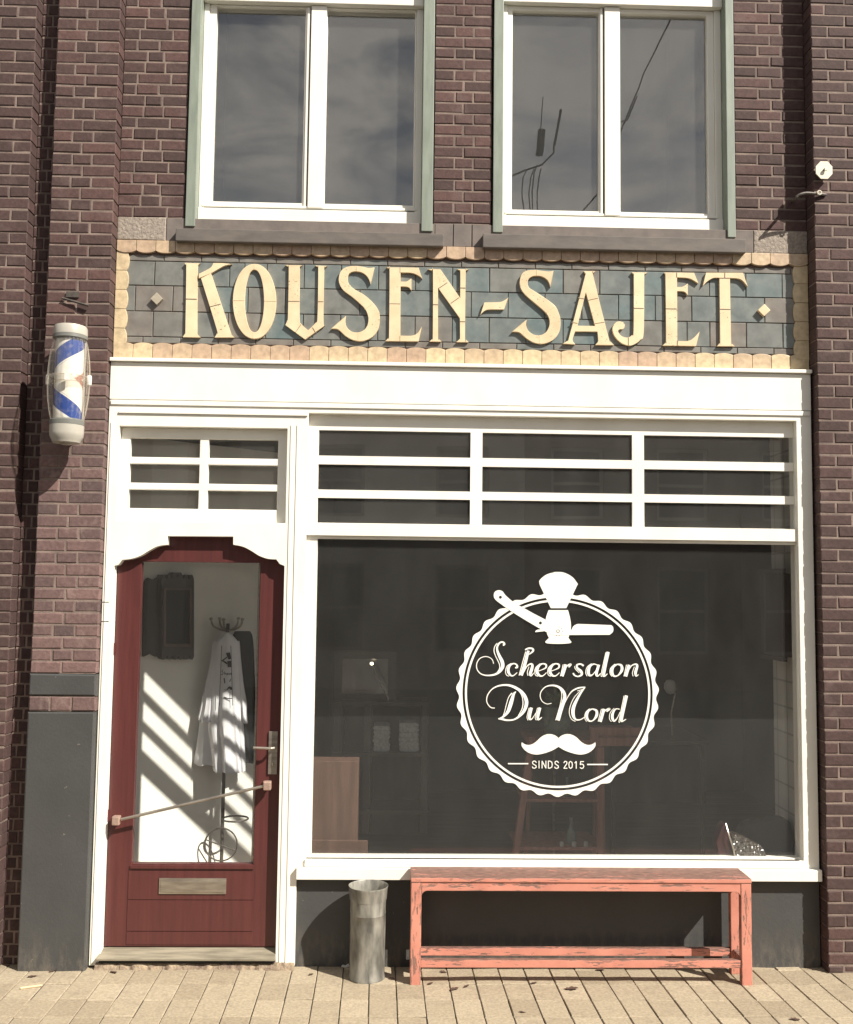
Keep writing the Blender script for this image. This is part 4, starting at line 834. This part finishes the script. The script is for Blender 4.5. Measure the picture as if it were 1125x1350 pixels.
# ------------------------------------------------------------------ litter on the pavement
def leaf_mesh():
    vs = []; fs = []; n = 8
    for i in range(n+1):
        u = i/n; w = .35*math.sin(PI*u**.8)*(1+.25*math.sin(i*2.3)); h = .25*(u-.5)**2
        vs += [(u-.5, -w, h+.28*w), (u-.5, 0, h+.02), (u-.5, w, h+.22*w)]
    for i in range(n): fs += [(i*3, i*3+3, i*3+4, i*3+1), (i*3+1, i*3+4, i*3+5, i*3+2)]
    me = bpy.data.meshes.new('leaf'); me.from_pydata(vs, [], fs); me.materials.append(DEADLEAF)
    for p in me.polygons: p.use_smooth = True
    return me
LM = leaf_mesh()
LV = [(71, 1280.5, .07, 'crumpled brown leaf against the grey foot of the left pier'), (43, 1288.5, .05, 'dark leaf on the pavement left of the pale straw'), (150, 1283, .055, 'dark curled leaf on the pavement in front of the doorstep'),
      (410.5, 1285.5, .035, 'small dark leaf in the shadow of the zinc bin'), (517, 1291.5, .045, 'brown leaf between the zinc bin and the bench leg'), (568, 1297.5, .04, 'leaf just right of the bench\'s left front leg'),
      (599, 1305.3, .06, 'flat leaf in front of the left part of the bench, farthest from the bench'), (615, 1301.5, .045, 'curled leaf beside a flat leaf in front of the left part of the bench'), (585, 1282.5, .04, 'leaf under the left end of the bench'),
      (703.5, 1297.5, .045, 'small leaf on the pavement before the middle of the bench'), (753, 1305, .075, 'largest leaf on the pavement in front of the middle of the bench'), (689, 1335.5, .035, 'small leaf near the lower edge of the pavement, below the bench'),
      (793, 1279.5, .06, 'brown leaf under the right half of the bench'), (1048, 1345, .05, 'brown leaf at the lower right corner of the pavement')]
for px, py, s, lab in LV:
    g = G(px, py); o = bpy.data.objects.new('fallen_leaf', LM); C.objects.link(o); o.location = (g.x, g.y, gz(g.y)+.003); o.scale = (s, s*.8, s*.8); o.rotation_euler = (rnd.uniform(-.25, .25), rnd.uniform(-.2, .2), rnd.uniform(0, 6.3))
    tag(o, lab, 'leaf', 'dry leaves on the pavement')
m = MB(); a, b = G(27, 1304.5), G(55, 1301); m.tube([a+Vector((0, 0, .005)), b+Vector((0, 0, .006))], .006, 6); o = m.build('straw', STRAW, None); recentre(o); tag(o, 'pale yellow straw lying on the pavement by the left pier', 'straw')
g = G(455.5, 1275.8); m = MB(); m.prism([(g.x-.022, .004), (g.x-.002, .0), (g.x+.022, .006), (g.x+.016, .020), (g.x+.002, .010), (g.x-.016, .014)], g.y-.004, g.y+.004); o = m.build('paper_scrap', PAPER, None); recentre(o); tag(o, 'tiny white paper scrap at the foot of the zinc bin', 'paper')
# ------------------------------------------------------------------ inside the shop
lx = X(398, 900, 1.6); rx2 = fxr+1.2; CEI = zfb-0.06; BK = 4.6
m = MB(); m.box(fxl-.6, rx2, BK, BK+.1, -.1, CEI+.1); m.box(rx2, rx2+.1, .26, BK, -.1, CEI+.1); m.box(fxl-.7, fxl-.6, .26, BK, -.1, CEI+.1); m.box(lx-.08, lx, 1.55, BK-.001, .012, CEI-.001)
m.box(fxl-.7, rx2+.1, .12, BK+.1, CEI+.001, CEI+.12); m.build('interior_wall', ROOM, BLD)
m = MB(); m.box(fxl-.58, rx2-.002, .102, BK-.002, -.08, .010); m.build('interior_floor', FLOOR, BLD)
# tiled return beside the window
nx0 = X(1051, 900, .2); m = MB(); m.box(nx0, nx0+.5, .12, .56, .011, CEI); o = m.build('interior_wall', ROOM_TILE, BLD, bevel=.004); o['label'] = 'pale tiled return wall inside the right end of the window'
# slanting white wall of the entrance lobby
A = P(181, 900, .97); B = P(362, 900, 1.62); d = (Vector((B.x, B.y, 0))-Vector((A.x, A.y, 0))); ln = d.length; d.normalize(); nn = Vector((-d.y, d.x, 0))
A0 = Vector((A.x, A.y, 0))-d*.45; L2 = ln+.45+.02
m = MB(); m.obox(A0+d*(L2/2)+nn*.05+Vector((0, 0, CEI/2)), d, nn, Vector((0, 0, 1)), L2/2, .05, CEI/2-.006); o = m.build('interior_wall', PLASTER, BLD); o['label'] = 'white slanting lobby wall behind the door glass with sunlit stripes'
def onwall(px, py, off=0.0):                     # where a pixel's sight line meets the lobby wall
    dd = ray(px, py); n2 = nn; p0 = A0-nn*off; t = (p0-CAM).dot(n2)/dd.dot(n2); return CAM+dd*t
UPV = Vector((0, 0, 1))
# ornate mirror
c0 = onwall(225, 815, .03); MIR = thing('wall_mirror', 'small wall mirror in a dark carved frame on the white lobby wall', 'mirror', tuple(c0))
def wl(px, py, off): return onwall(px, py, off)
def wallpoly(mb, pts, off0, off1):
    f_ = [onwall(x, y, off0) for x, y in pts]; b_ = [p+nn*(off0-off1) for p in f_]; n = len(pts)
    tr = tessellate_polygon([[Vector((x, y, 0)) for x, y in pts]])
    mb.add(f_+b_, [tuple(t) for t in tr]+[tuple(n+i for i in t[::-1]) for t in tr]+[(i, (i+1) % n, n+(i+1) % n, n+i) for i in range(n)])
m = MB(); top = []
for k in range(6):
    a = 212+7.4*k
    top += [(a+1, 764-(3 if k in (2, 3) else 0)), (a+2.5, 758-(3 if k in (2, 3) else 0)), (a+5, 757.5-(3 if k in (2, 3) else 0)), (a+6.8, 763-(3 if k in (2, 3) else 0))]
bot = []
for k in range(6):
    a = 257-7.4*k; bot += [(a-1, 866), (a-3, 870), (a-5, 869), (a-6.6, 865)]
wallpoly(m, [(214, 860), (213, 768)]+top+[(256, 768), (256, 858)]+bot, .075, .0)
wallpoly(m, [(190.5, 768), (196, 762), (204, 765), (210, 760), (216, 764), (216, 862), (206, 866), (198, 862), (189.5, 866)], .03, .0)  # lower dark panel stands for the mirror's soft shadow on its left
m.build('frame', DARK_WOOD, MIR, bevel=.002)
m = MB()
for x0, x1, y0, y1 in ((216, 219, 775, 853), (250, 253, 775, 853), (219, 250, 775, 778), (219, 250, 849, 853)): wallpoly(m, [(x0, y1), (x0, y0), (x1, y0), (x1, y1)], .086, .074)
m.build('inner_moulding', MID_WOOD, MIR)
m = MB(); wallpoly(m, [(219, 849), (219, 778), (250, 778), (250, 849)], .078, .074); m.build('mirror_glass', BLACK, MIR)
# coat stand
ys = 1.25; p = P(293, 1100, ys); CS = thing('coat_stand', 'thin metal coat stand with hooks and umbrella ring behind the door glass', 'coat stand', (p.x, ys, .011))
m = MB(); m.tube([(p.x, ys, .03), (p.x, ys, Z(293, 822, ys))], .012, 10); m.build('pole', IRON, CS, smooth=True)
m = MB(); m.lathe((p.x, ys, .011), [(.17, 0), (.17, .008), (.05, .022), (.02, .05)], 28); m.build('foot', IRON, CS, smooth=True)
q = P(318, 1081, ys-.05); m = MB(); m.tube([(p.x+.085+.085*math.cos(t), ys-.02+.085*math.sin(t), q.z) for t in [2*PI*k/24 for k in range(25)]], .006, 6)
zq_ = Z(300, 1112, ys); m.tube([(p.x+.105*math.cos(t), ys-.03, zq_+.105*math.sin(t)) for t in [2*PI*k/28 for k in range(29)]], .005, 6); m.tube([(p.x-.1, ys-.03, zq_+.03), (p.x+.1, ys-.03, zq_-.04)], .004, 6)  # upright ring and crossbar model the shadow cast by the umbrella ring
m.build('umbrella_ring_and_shadow', IRON, CS, smooth=True)
zt8 = Z(300, 826, ys)
for k, a in enumerate((-170, -95, -20, 60, 130)):
    ca, sa = math.cos(math.radians(a)), math.sin(math.radians(a)); m = MB(); m.tube(catmull([(p.x, ys, zt8-.03), (p.x+.05*ca, ys+.05*sa, zt8-.02), (p.x+.095*ca, ys+.095*sa, zt8+.005), (p.x+.11*ca, ys+.11*sa, zt8+.045)], False, 5), .007, 6); m.lathe((p.x+.11*ca, ys+.11*sa, zt8+.04), [(.0, 0), (.012, .006), (.012, .016), (0, .022)], 10); m.build('hook', STEEL, CS, smooth=True)
# white robe
yr = 1.16
def loft(mb, rows, depth, wav, seg=64, ph=0.0):
    vs = []; fs = []; n = len(rows)
    for i, (py, l, r) in enumerate(rows):
        a, b = P(l, py, yr), P(r, py, yr); cx = (a.x+b.x)/2; hw = (b.x-a.x)/2; z = a.z; g = i/(n-1)
        for k in range(seg):
            th = 2*PI*k/seg; fo = 1+1.5*wav*g*math.cos(5*th+ph+g*1.1)+.9*wav*g*math.cos(9*th-ph*2+g*2)+.5*wav*g*math.cos(15*th+ph)
            vs.append((cx+hw*math.cos(th)*(1+.3*wav*g*math.cos(6*th)), yr+depth*(.45+.55*g)*math.sin(th)*fo, z+.004*math.cos(4*th)*g))
    for i in range(n-1):
        for k in range(seg): fs.append((i*seg+k, i*seg+(k+1) % seg, (i+1)*seg+(k+1) % seg, (i+1)*seg+k))
    fs.append(tuple(range(seg))); fs.append(tuple((n-1)*seg+k for k in range(seg))[::-1]); mb.add(vs, fs)
rc = P(298, 930, yr); ROBE = thing('barber_robe', 'long white barber robe with black prints hanging on the coat stand', 'robe', (rc.x, yr, Z(298, 1017, yr)))
m = MB()
loft(m, catmull([(834, 296, 303), (840, 291, 309), (847, 283, 314), (860, 281, 316), (880, 280, 317), (900, 278, 318), (920, 276, 319), (940, 276, 319), (960, 275, 321), (980, 278, 322), (1000, 280.5, 323), (1016, 282, 324)], False, 3), .085, .16)
loft(m, catmull([(845, 281, 290), (865, 278, 290), (890, 274, 288), (915, 268, 286), (935, 264, 286), (947, 261.5, 284), (951, 263, 285)], False, 3), .05, .18, 24, 1.2)
loft(m, catmull([(845, 309, 316), (870, 311, 318), (900, 313, 321), (925, 316, 325), (945, 319, 326), (953, 320, 327)], False, 3), .035, .15, 20, .5)
m.build('robe', CLOTH, ROBE, smooth=True)
m = MB(); yr += .05; loft(m, catmull([(930, 266, 284), (955, 263, 285), (980, 260, 286), (1003, 257, 288), (1008, 258, 288)], False, 3), .04, .2, 24, 2.1); yr -= .05
m.build('back_panel', CLOTH, ROBE, smooth=True)
m = MB(); yq = yr-.078; ZR = (250, 820, 11.25); ZPR = (*ZR, yq)
def pr(pts): m.prism(topx(pts, *ZPR), yq, yq+.002)
pr([(540,460),(600,450),(615,545),(580,560),(560,520)]); pr([(560,580),(620,575),(625,670),(565,672)]); pr([(470,575),(555,515),(560,530),(485,585)]); pr([(470,570),(490,565),(560,605),(555,632)])
pr(outline([(515,1000),(545,1008),(575,965),(600,958),(630,975),(636,1010),(605,1005),(585,988),(555,1012),(530,1014)])); pr([(505,835),(520,830),(530,910),(515,912)]); pr([(590,885),(610,838),(615,845),(598,895)])
pr([(510,1110),(580,1132),(630,1128),(630,1140),(575,1146),(505,1122)])
for pts in ([(500,700),(478,735),(500,750),(485,785),(465,775)], [(520,735),(512,785)], [(522,765),(535,755),(538,785)], [(560,760),(548,770),(556,785),(568,760),(570,785)], [(580,758),(590,785),(600,756)], [(608,772),(628,765),(612,758),(610,785),(628,780)]):
    for a, b in zip(pts, pts[1:]):
        va, vb = Vector(a), Vector(b); n2 = (vb-va).normalized(); n2 = Vector((-n2.y, n2.x))*3.5; pr([tuple(va+n2), tuple(vb+n2), tuple(vb-n2), tuple(va-n2)])
for x0, x1 in ((478, 440), (612, 640)): pr([(x0-4, 350), (x0+4, 350), (x1+4, 1240), (x1-4, 1240)])
m.build('print', INK, ROBE)
# dark coat behind it
yr2 = yr; yr = 1.31; m = MB(); loft(m, catmull([(832, 310, 330), (845, 306, 334), (900, 305, 336), (960, 306, 338), (1005, 308, 338)], False, 3), .05, .15, 28, .7); o = m.build('dark_coat', BLACKCLOTH, None, smooth=True); recentre(o); tag(o, 'dark cloth hanging at the right behind the white robe', 'coat'); yr = yr2
# --- behind the big window
def wbox(mb, l, t, r, b, Y, dep, mi=0): p0, p1 = P(l, t, Y), P(r, b, Y); mb.box(p0.x, p1.x, Y, Y+dep, p1.z, p0.z, mi)
WB = MB(); WB.box(lx+.02, nx0-.002, .118, .5, .33, .36); o = WB.build('interior_bench', DARK_WOOD, BLD)
m = MB(); wbox(m, 404, 1003, 470, 1170, .30, .14); wbox(m, 404, 1108, 484, 1168, .28, .019)
o = m.build('wooden_cabinet', MID_WOOD, None, bevel=.004); recentre(o); tag(o, 'brown wooden cabinet side behind the lower left corner of the window', 'cabinet')
Yh = 2.2; SH = thing('shelf_unit', 'dark wooden shelf unit holding two grey towels behind the window', 'shelf unit', (X(500, 1000, Yh), Yh, .011))
m = MB(); wbox(m, 440, 925, 449, 1100, Yh, .35); wbox(m, 480, 930, 487, 1100, Yh+.02, .33); wbox(m, 556, 925, 563, 1100, Yh, .35); m.build('upright', DARK_WOOD, SH, bevel=.003)
for yy in (925, 992, 1068): m = MB(); wbox(m, 438, yy, 566, yy+6, Yh-.01, .37); m.build('shelf', DARK_WOOD, SH, bevel=.003)
m = MB(); wbox(m, 442, 932, 562, 1100, Yh+.352, .01); m.build('back_panel', DARK_WOOD, SH)
for l, r, t, lab in ((492.5, 514, 958, 'left of the two grey towels on the dark shelf'), (526, 552, 954, 'right of the two grey towels on the dark shelf')):
    m = MB(); a, b = P(l, t, Yh), P(r, 992, Yh); nfo = 6; h = (a.z-b.z-.004)/nfo
    for k in range(nfo):
        jx = rnd.uniform(-.006, .006); z0_ = b.z+.002+k*h; pts = []
        for q in range(14):
            th = 2*PI*q/14; pts.append(((a.x+b.x)/2+jx+(b.x-a.x)/2*math.copysign(abs(math.cos(th))**.35, math.cos(th)), z0_+h/2+h*.56*math.copysign(abs(math.sin(th))**.7, math.sin(th))))
        m.prism(pts, Yh+.03+rnd.uniform(-.008, .008), Yh+.26)
    o = m.build('folded_towel', TOWEL, None, bevel=.004, smooth=True); recentre(o); tag(o, lab, 'towel', 'grey towels on the shelf')
Ym = 2.3; p0 = P(481, 890, Ym); SM = thing('framed_mirror', 'dark framed salon mirror with a lamp glint above the towel shelf', 'mirror', (p0.x, Ym, Z(481, 924, Ym)))
m = MB(); a, b = P(440, 858, Ym), P(523, 924, Ym); m.prism(rect(a.x, b.x, b.z, a.z), Ym, Ym+.04, [rect(a.x+.07, b.x-.07, b.z+.05, a.z-.06)]); m.build('frame', DARK_WOOD, SM, bevel=.006)
m = MB(); m.box(a.x+.068, b.x-.068, Ym+.02, Ym+.03, b.z+.048, a.z-.058); m.build('mirror_glass', simple('old_mirror', (.35, .34, .33), None, .12, 4, bmp=0, metal=.9), SM)
m = MB(); q = P(490.3, 875, Ym-.3); m.lathe(tuple(q), [(0, -.011), (.009, -.008), (.012, 0), (.009, .008), (0, .011)], 14); gm, gt, gb = nt('bulb_glow'); gb.inputs['Emission Color'].default_value = (1, .86, .6, 1); gb.inputs['Emission Strength'].default_value = 6.0
LP = thing('clamp_lamp', 'tiny lit lamp bulb on a thin bent arm before the framed mirror', 'lamp', (q.x, q.y, Z(500, 920, Ym-.3)))
m.build('bulb', gm, LP, smooth=True); m = MB(); m.tube([tuple(q), tuple(P(497, 893, Ym-.3)), tuple(P(512, 921, Ym-.3)), (P(512, 921, Ym-.3).x, Ym-.3, Z(512, 924, Ym-.3))], .006, 6); m.build('arm', STEEL, LP)
# display stand
Yl = 1.5; LS = thing('display_stand', 'tall reddish wooden ladder stand with glass shelves behind the round sticker', 'display stand', (X(740, 1100, Yl), Yl, .011))
zl = lambda v: Z(740, v, Yl)
def slab(mb, x0, y0, x1, y1, w, Y, dep):
    a, b = P(x0, y0, Y), P(x1, y1, Y); mb.prism([(a.x-w, a.z), (b.x-w, b.z), (b.x+w, b.z), (a.x+w, a.z)], Y, Y+dep)
zfl = 1190
m = MB(); slab(m, 702, 972, 672, zfl, .022, Yl, .05); m.build('leg', RED_WOOD, LS, bevel=.003); m = MB(); slab(m, 703, 974, 690, zfl, .012, Yl+.45, .04); m.build('leg', RED_WOOD, LS, bevel=.003)
m = MB(); slab(m, 792, 985, 794, zfl, .026, Yl-.01, .05); m.build('leg', RED_WOOD, LS, bevel=.003); m = MB(); slab(m, 786, 985, 784, zfl, .014, Yl+.45, .04); m.build('leg', RED_WOOD, LS, bevel=.003)
for yy, xa, xb in ((1052, 690, 792), (1115, 681, 792)):
    m = MB(); a, b = P(xa, yy, Yl+.01), P(xb, yy+2, Yl+.01); m.box(a.x, b.x, Yl+.006, Yl+.45, b.z-.02, b.z); m.build('shelf', RED_WOOD, LS, bevel=.003)
m = MB(); a, b = P(698, 975, Yl), P(795, 982, Yl); m.box(a.x, b.x, Yl-.012, Yl+.5, b.z-.012, a.z); m.build('top', RED_WOOD, LS, bevel=.003)
m = MB(); slab(m, 731, 985, 731, zfl, .008, Yl+.46, .03); m.build('rear_strut', STEEL, LS)
CR = thing('wooden_crate', 'small reddish wooden crate stacked on the display stand to the right of the vase', 'crate', (X(812, 975, Yl), Yl, Z(812, 984, Yl)))
for yy0, yy1 in ((959, 970), (972.5, 984)): m = MB(); wbox(m, 779, yy0, 845, yy1, Yl-.03, .02); m.build('slat', RED_WOOD, CR, bevel=.002)
m = MB(); wbox(m, 779, 960, 789, 983.8, Yl-.045, .014); wbox(m, 784, 961, 840, 983, Yl-.008, .2); m.build('crate_body', RED_WOOD, CR, bevel=.002)
# bottles and pots on the stand's lower shelf
def bottle(px, py, h, r, lab):
    q = P(px, py, Yl+.1); m = MB(); m.lathe(tuple(q), [(r, 0), (r, h*.45), (r*.35, h*.65), (r*.3, h*.9), (r*.42, h*.91), (r*.42, h)], 18); o = m.build('glass_bottle', GLASSY, None, smooth=True); recentre(o); tag(o, lab, 'bottle', 'bottles on the display stand')
bottle(753, 1116, .20, .035, 'taller glass bottle on the lowest shelf of the display stand'); bottle(748, 1053, .15, .028, 'shorter glass bottle on the upper shelf of the display stand')
for i, px in enumerate((741, 757, 773)):
    q = P(px, 1116, Yl+.03); m = MB(); m.lathe(tuple(q), [(.015, 0), (.016, .002), (.016, .03), (.012, .032)], 14); o = m.build('small_jar', PAPER, None, smooth=True); recentre(o); tag(o, ('left', 'middle', 'right')[i]+' of three small white jars on the lowest shelf of the display stand', 'jar', 'white jars on the display stand')
Yv = 1.72; q = P(735, 975, Yv); VS = thing('flower_vase', 'tall pale vase with pointed leaves on the display stand behind the sticker', 'vase', tuple(q))
hv = Z(735, 930, Yv)-q.z; m = MB(); m.lathe(tuple(q), [(.075, 0), (.085, .01), (.10, hv*.5), (.13, hv), (.122, hv), (.09, hv*.5), (0, .02)], 24); m.build('vase', GLASSY, VS, smooth=True)
m = MB()
for k, (tx, ty, w) in enumerate(((709, 900, .012), (729, 896, .02), (751, 903, .014), (722, 912, .05), (741, 910, .05), (757, 915, .03), (712, 925, .03), (716, 968, .02))):
    a, b = P(732+rnd.uniform(-6, 6), 935, Yv-.06+.02*(k % 3)), P(tx, ty, Yv-.16+.03*(k % 4)); mid_ = (a+b)/2+Vector((0, -.03, .02)); sd = Vector((w, .01, 0))
    m.add([a-sd*.3, a+sd*.3, mid_+sd, b, mid_-sd, mid_+Vector((0, -.012, 0))], [(0, 1, 5), (1, 2, 5), (2, 3, 5), (3, 4, 5), (4, 0, 5)])
m.build('leaves', LEAFY, VS, fixn=False)
# wall cabinet on the tiled return, shaving lamp, bags
m = MB(); a, b = P(1001, 756, .22), P(1001, 866, .22); x0 = nx0-.075; m.box(x0, nx0-.001, .20, .54, b.z, a.z); m.box(x0-.012, x0+.02, .19, .545, a.z, a.z+.03); m.box(x0-.01, x0+.02, .19, .545, b.z-.025, b.z-.001); o = m.build('wall_cabinet', DARK_WOOD, None, bevel=.004); recentre(o); tag(o, 'dark wooden wall cabinet on the tiled return at the right', 'wall cabinet')
Yq = 1.9; q = P(884, 906, Yq); SL = thing('shaving_lamp', 'small white oval lamp on a thin shiny rod at the right of the sticker', 'lamp', (q.x, Yq, Z(886, 985, Yq)))
m = MB(); m.lathe((q.x, Yq, q.z-.055), [(0, 0), (.03, .01), (.048, .045), (.046, .08), (.028, .105), (0, .112)], 18); m.build('lamp_shade', PAPER, SL, smooth=True)
m = MB(); m.tube([tuple(P(891, 913, Yq)), tuple(P(885.5, 940, Yq)), tuple(P(887, 972, Yq))], .007, 6); m.lathe(tuple(P(887, 974, Yq)), [(.05, -.02), (.05, 0), (.01, .01)], 16); m.build('rod', STEEL, SL)
m = MB(); wbox(m, 800, 976, 935, 982, Yq-.25, .7); wbox(m, 806, 982, 812, 1160, Yq-.2, .04); wbox(m, 924, 982, 930, 1160, Yq-.2, .04); wbox(m, 806, 982, 930, 1060, Yq+.35, .03); o = m.build('work_table', DARK_WOOD, None, bevel=.003); recentre(o); tag(o, 'dark work table under the small white lamp inside the shop', 'table')
def croc():
    m, t, b = nt('crocodile_leather'); v = coords(t); vo = N(t, 'ShaderNodeTexVoronoi', Scale=42.0); t.links.new(v, vo.inputs['Vector'])
    b.inputs['Base Color'].default_value = (.05, .038, .03, 1); b.inputs['Roughness'].default_value = .16; b.inputs['Specular IOR Level'].default_value = .9; bump(t, b, vo.outputs['Distance'], 1.0, .02); return m
Yb = .125; a, b = P(946, 1086, Yb), P(1010, 1131, Yb); zb = .361
BG = thing('handbag', 'glossy dark crocodile leather handbag standing inside the right of the window', 'handbag', ((a.x+b.x)/2, Yb, zb))
def bagpoly(pts): return [(lambda p: (p.x, p.z))(P(x, y, Yb)) for x, y in pts]
m = MB(); m.prism(bagpoly([(972, 1178), (962, 1100), (971, 1099), (985, 1105), (1003, 1115), (1008, 1124), (1010, 1134), (1009, 1178)]), Yb-.03, Yb+.06); m.build('body', croc(), BG, bevel=.02, smooth=True, seg=4)
m = MB(); m.prism(bagpoly([(958, 1178), (944, 1110), (952, 1089), (957, 1085), (963, 1098), (971, 1125), (973, 1178)]), Yb-.01, Yb+.08); m.build('side_panel', simple('oxblood_leather', (.05, .012, .014), None, .3, 20, bmp=.2), BG, bevel=.01, smooth=True)
m = MB(); m.tube(catmull([tuple(P(957, 1086, Yb)), tuple(P(961, 1100, Yb-.03)), tuple(P(967, 1118, Yb-.035)), tuple(P(971, 1140, Yb-.03))], False, 6), .005, 6); m.build('zip', STEEL, BG, smooth=True)
Yc = .26; m = MB(); m.prism([(lambda p: (p.x, p.z))(P(x, y, Yc)) for x, y in outline([(975,1165,1),(978,1100),(990,1086),(1010,1084),(1025,1080),(1040,1082),(1046,1100),(1048,1165,1)])], Yc, Yc+.09); o = m.build('black_bag', BLACKCLOTH, None, bevel=.02, smooth=True); recentre(o); tag(o, 'soft black bag behind the crocodile leather handbag', 'bag')

# ------------------------------------------------------------------ across the street (seen as reflections)
OY = -15.0
for i, (x0, x1, h, mt, lab) in enumerate(((-16, -5.2, 6.2, OPP, 'brick house across the street reflected in the left of the shop window'), (-5.2, 2.6, 5.4, OPPLIGHT, 'pale rendered house across the street reflected in the shop window'), (2.6, 16, 6.0, OPP, 'brick house across the street reflected in the right of the shop window'))):
    H_ = thing('far_house', lab, 'house', ((x0+x1)/2, OY-2, -.1))
    hs = []; w = []; n = int((x1-x0)/2.0)
    for k in range(n):
        cx_ = x0+(k+.5)*(x1-x0)/n
        for zb_, zt9 in ((.7, 2.5), (3.5, 5.0)):
            if zt9 < h-.3: hs.append(rect(cx_-.55, cx_+.55, zb_, zt9)); w.append((cx_, zb_, zt9))
    m = MB(); m.prism(rect(x0+.005, x1-.005, -.1, h), OY-.25, OY, hs); m.box(x0+.005, x1-.005, OY-6, OY-.251, -.1, h); m.build('wall', mt, H_)
    m = MB(); m.add([(x0, OY+.3, h), (x1, OY+.3, h), (x1, OY-3, h+1.3), (x0, OY-3, h+1.3), (x0, OY-6.2, h), (x1, OY-6.2, h)], [(0, 1, 2, 3), (3, 2, 5, 4), (0, 4, 5, 1), (0, 3, 4), (1, 5, 2)]); m.build('roof', simple('roof_tile_%s' % 'abc'[i], (.10, .055, .045), None, .8, 5, bmp=.2), H_)
    for cx_, zb_, zt9 in w:
        m = MB(); m.prism(rect(cx_-.55, cx_+.55, zb_, zt9), OY-.16, OY-.1, [rect(cx_-.48, cx_+.48, zb_+.07, (zb_+zt9)/2-.03), rect(cx_-.48, cx_+.48, (zb_+zt9)/2+.03, zt9-.07)]); f_ = m.build('window', OPPLIGHT if i != 1 else STONE_SMOOTH, H_)
        m = MB(); m.box(cx_-.5, cx_+.5, OY-.15, OY-.14, zb_+.05, zt9-.05); m.build('pane', BLACK, f_)
def refl(px, py, yy):                              # point across the street that the upper pane mirrors at this pixel
    y0 = YW+0.12; p = P(px, py, y0); d = ray(px, py); d = Vector((d.x, -d.y, d.z)); t = (yy-y0)/d.y; return p+d*t
yA = OY-2.0; a = refl(706, 282, yA)
AE = thing('roof_aerial', 'dark aerial mast with bent rods mirrored in the right upper window', 'aerial', tuple(a))
def wire(mb, pts, r): mb.tube([refl(660+x/3.75, y/3.75, yA) for x, y in pts], r, 6)
m = MB()
for pts in ([(118,1050),(108,960),(112,880),(130,840)], [(150,1050),(142,960),(150,880),(165,840)], [(162,1050),(158,950),(165,860),(180,820)], [(186,1050),(182,950),(190,880),(200,840)]): wire(m, pts, .016)
m.build('mast', BLACK, AE)
m = MB(); wire(m, [(20,885),(120,845),(205,820),(262,760),(262,720),(295,545)], .024); wire(m, [(268,720),(300,545)], .014); wire(m, [(197,640),(208,480)], .012); m.build('rod', BLACK, AE)
m = MB(); wire(m, [(188,768),(203,645)], .10); m.build('cylinder_aerial', BLACK, AE)
m = MB(); wire(m, [(380,1070),(480,960),(600,640),(700,380),(840,95),(1000,-250)], .02); wire(m, [(596,605),(625,598),(672,480)], .02); o = m.build('overhead_cable', BLACK, None); recentre(o); tag(o, 'thin dark overhead cable mirrored slanting in the right upper window', 'cable')

# ------------------------------------------------------------------ sky, sun, exposure
S = Vector((1.25, -1.0, 1.5)).normalized()
elev = math.asin(S.z); azim = math.atan2(S.x, S.y)
w = bpy.data.worlds.new('World'); bpy.context.scene.world = w; w.use_nodes = True; t = w.node_tree; bg = t.nodes['Background']
sk = t.nodes.new('ShaderNodeTexSky'); sk.sky_type = 'NISHITA'; sk.sun_disc = False; sk.sun_elevation = elev; sk.sun_rotation = azim; sk.air_density = 1.0; sk.dust_density = 1.5
tc = t.nodes.new('ShaderNodeTexCoord'); mp = t.nodes.new('ShaderNodeMapping'); mp.inputs['Scale'].default_value = (1, 1, 2.2); t.links.new(tc.outputs['Generated'], mp.inputs[0])
nz = N(t, 'ShaderNodeTexNoise', Scale=6.5, Detail=7, Roughness=.56, Distortion=.7); t.links.new(mp.outputs[0], nz.inputs['Vector'])
cl = ramp(t, nz.outputs['Fac'], [(.41, (.12,)*3), (.58, (1,)*3)])
hs = N(t, 'ShaderNodeHueSaturation', Saturation=.55); t.links.new(sk.outputs[0], hs.inputs['Color']); mx = mixc(t, cl, hs.outputs[0], (10.5, 10.0, 9.4)); t.links.new(mx, bg.inputs['Color']); bg.inputs['Strength'].default_value = .05
ld = bpy.data.lights.new('sun', 'SUN'); ld.energy = 5.0; ld.angle = math.radians(.55); ld.color = (1, .945, .845); lo = bpy.data.objects.new('sun', ld); C.objects.link(lo); lo.rotation_euler = S.to_track_quat('Z', 'Y').to_euler(); lo.location = (6, -8, 9)
sc = bpy.context.scene; sc.view_settings.view_transform = 'Standard'; sc.view_settings.look = 'None'; sc.view_settings.exposure = 0.85; sc.view_settings.gamma = 1.0
sc.cycles.max_bounces = 12; sc.cycles.transparent_max_bounces = 24; sc.cycles.use_denoising = True
for o in bpy.data.objects:
    if o.parent is None and o.get('category') is None and o.get('kind') is None and o.type == 'MESH': print('UNTAGGED', o.name)
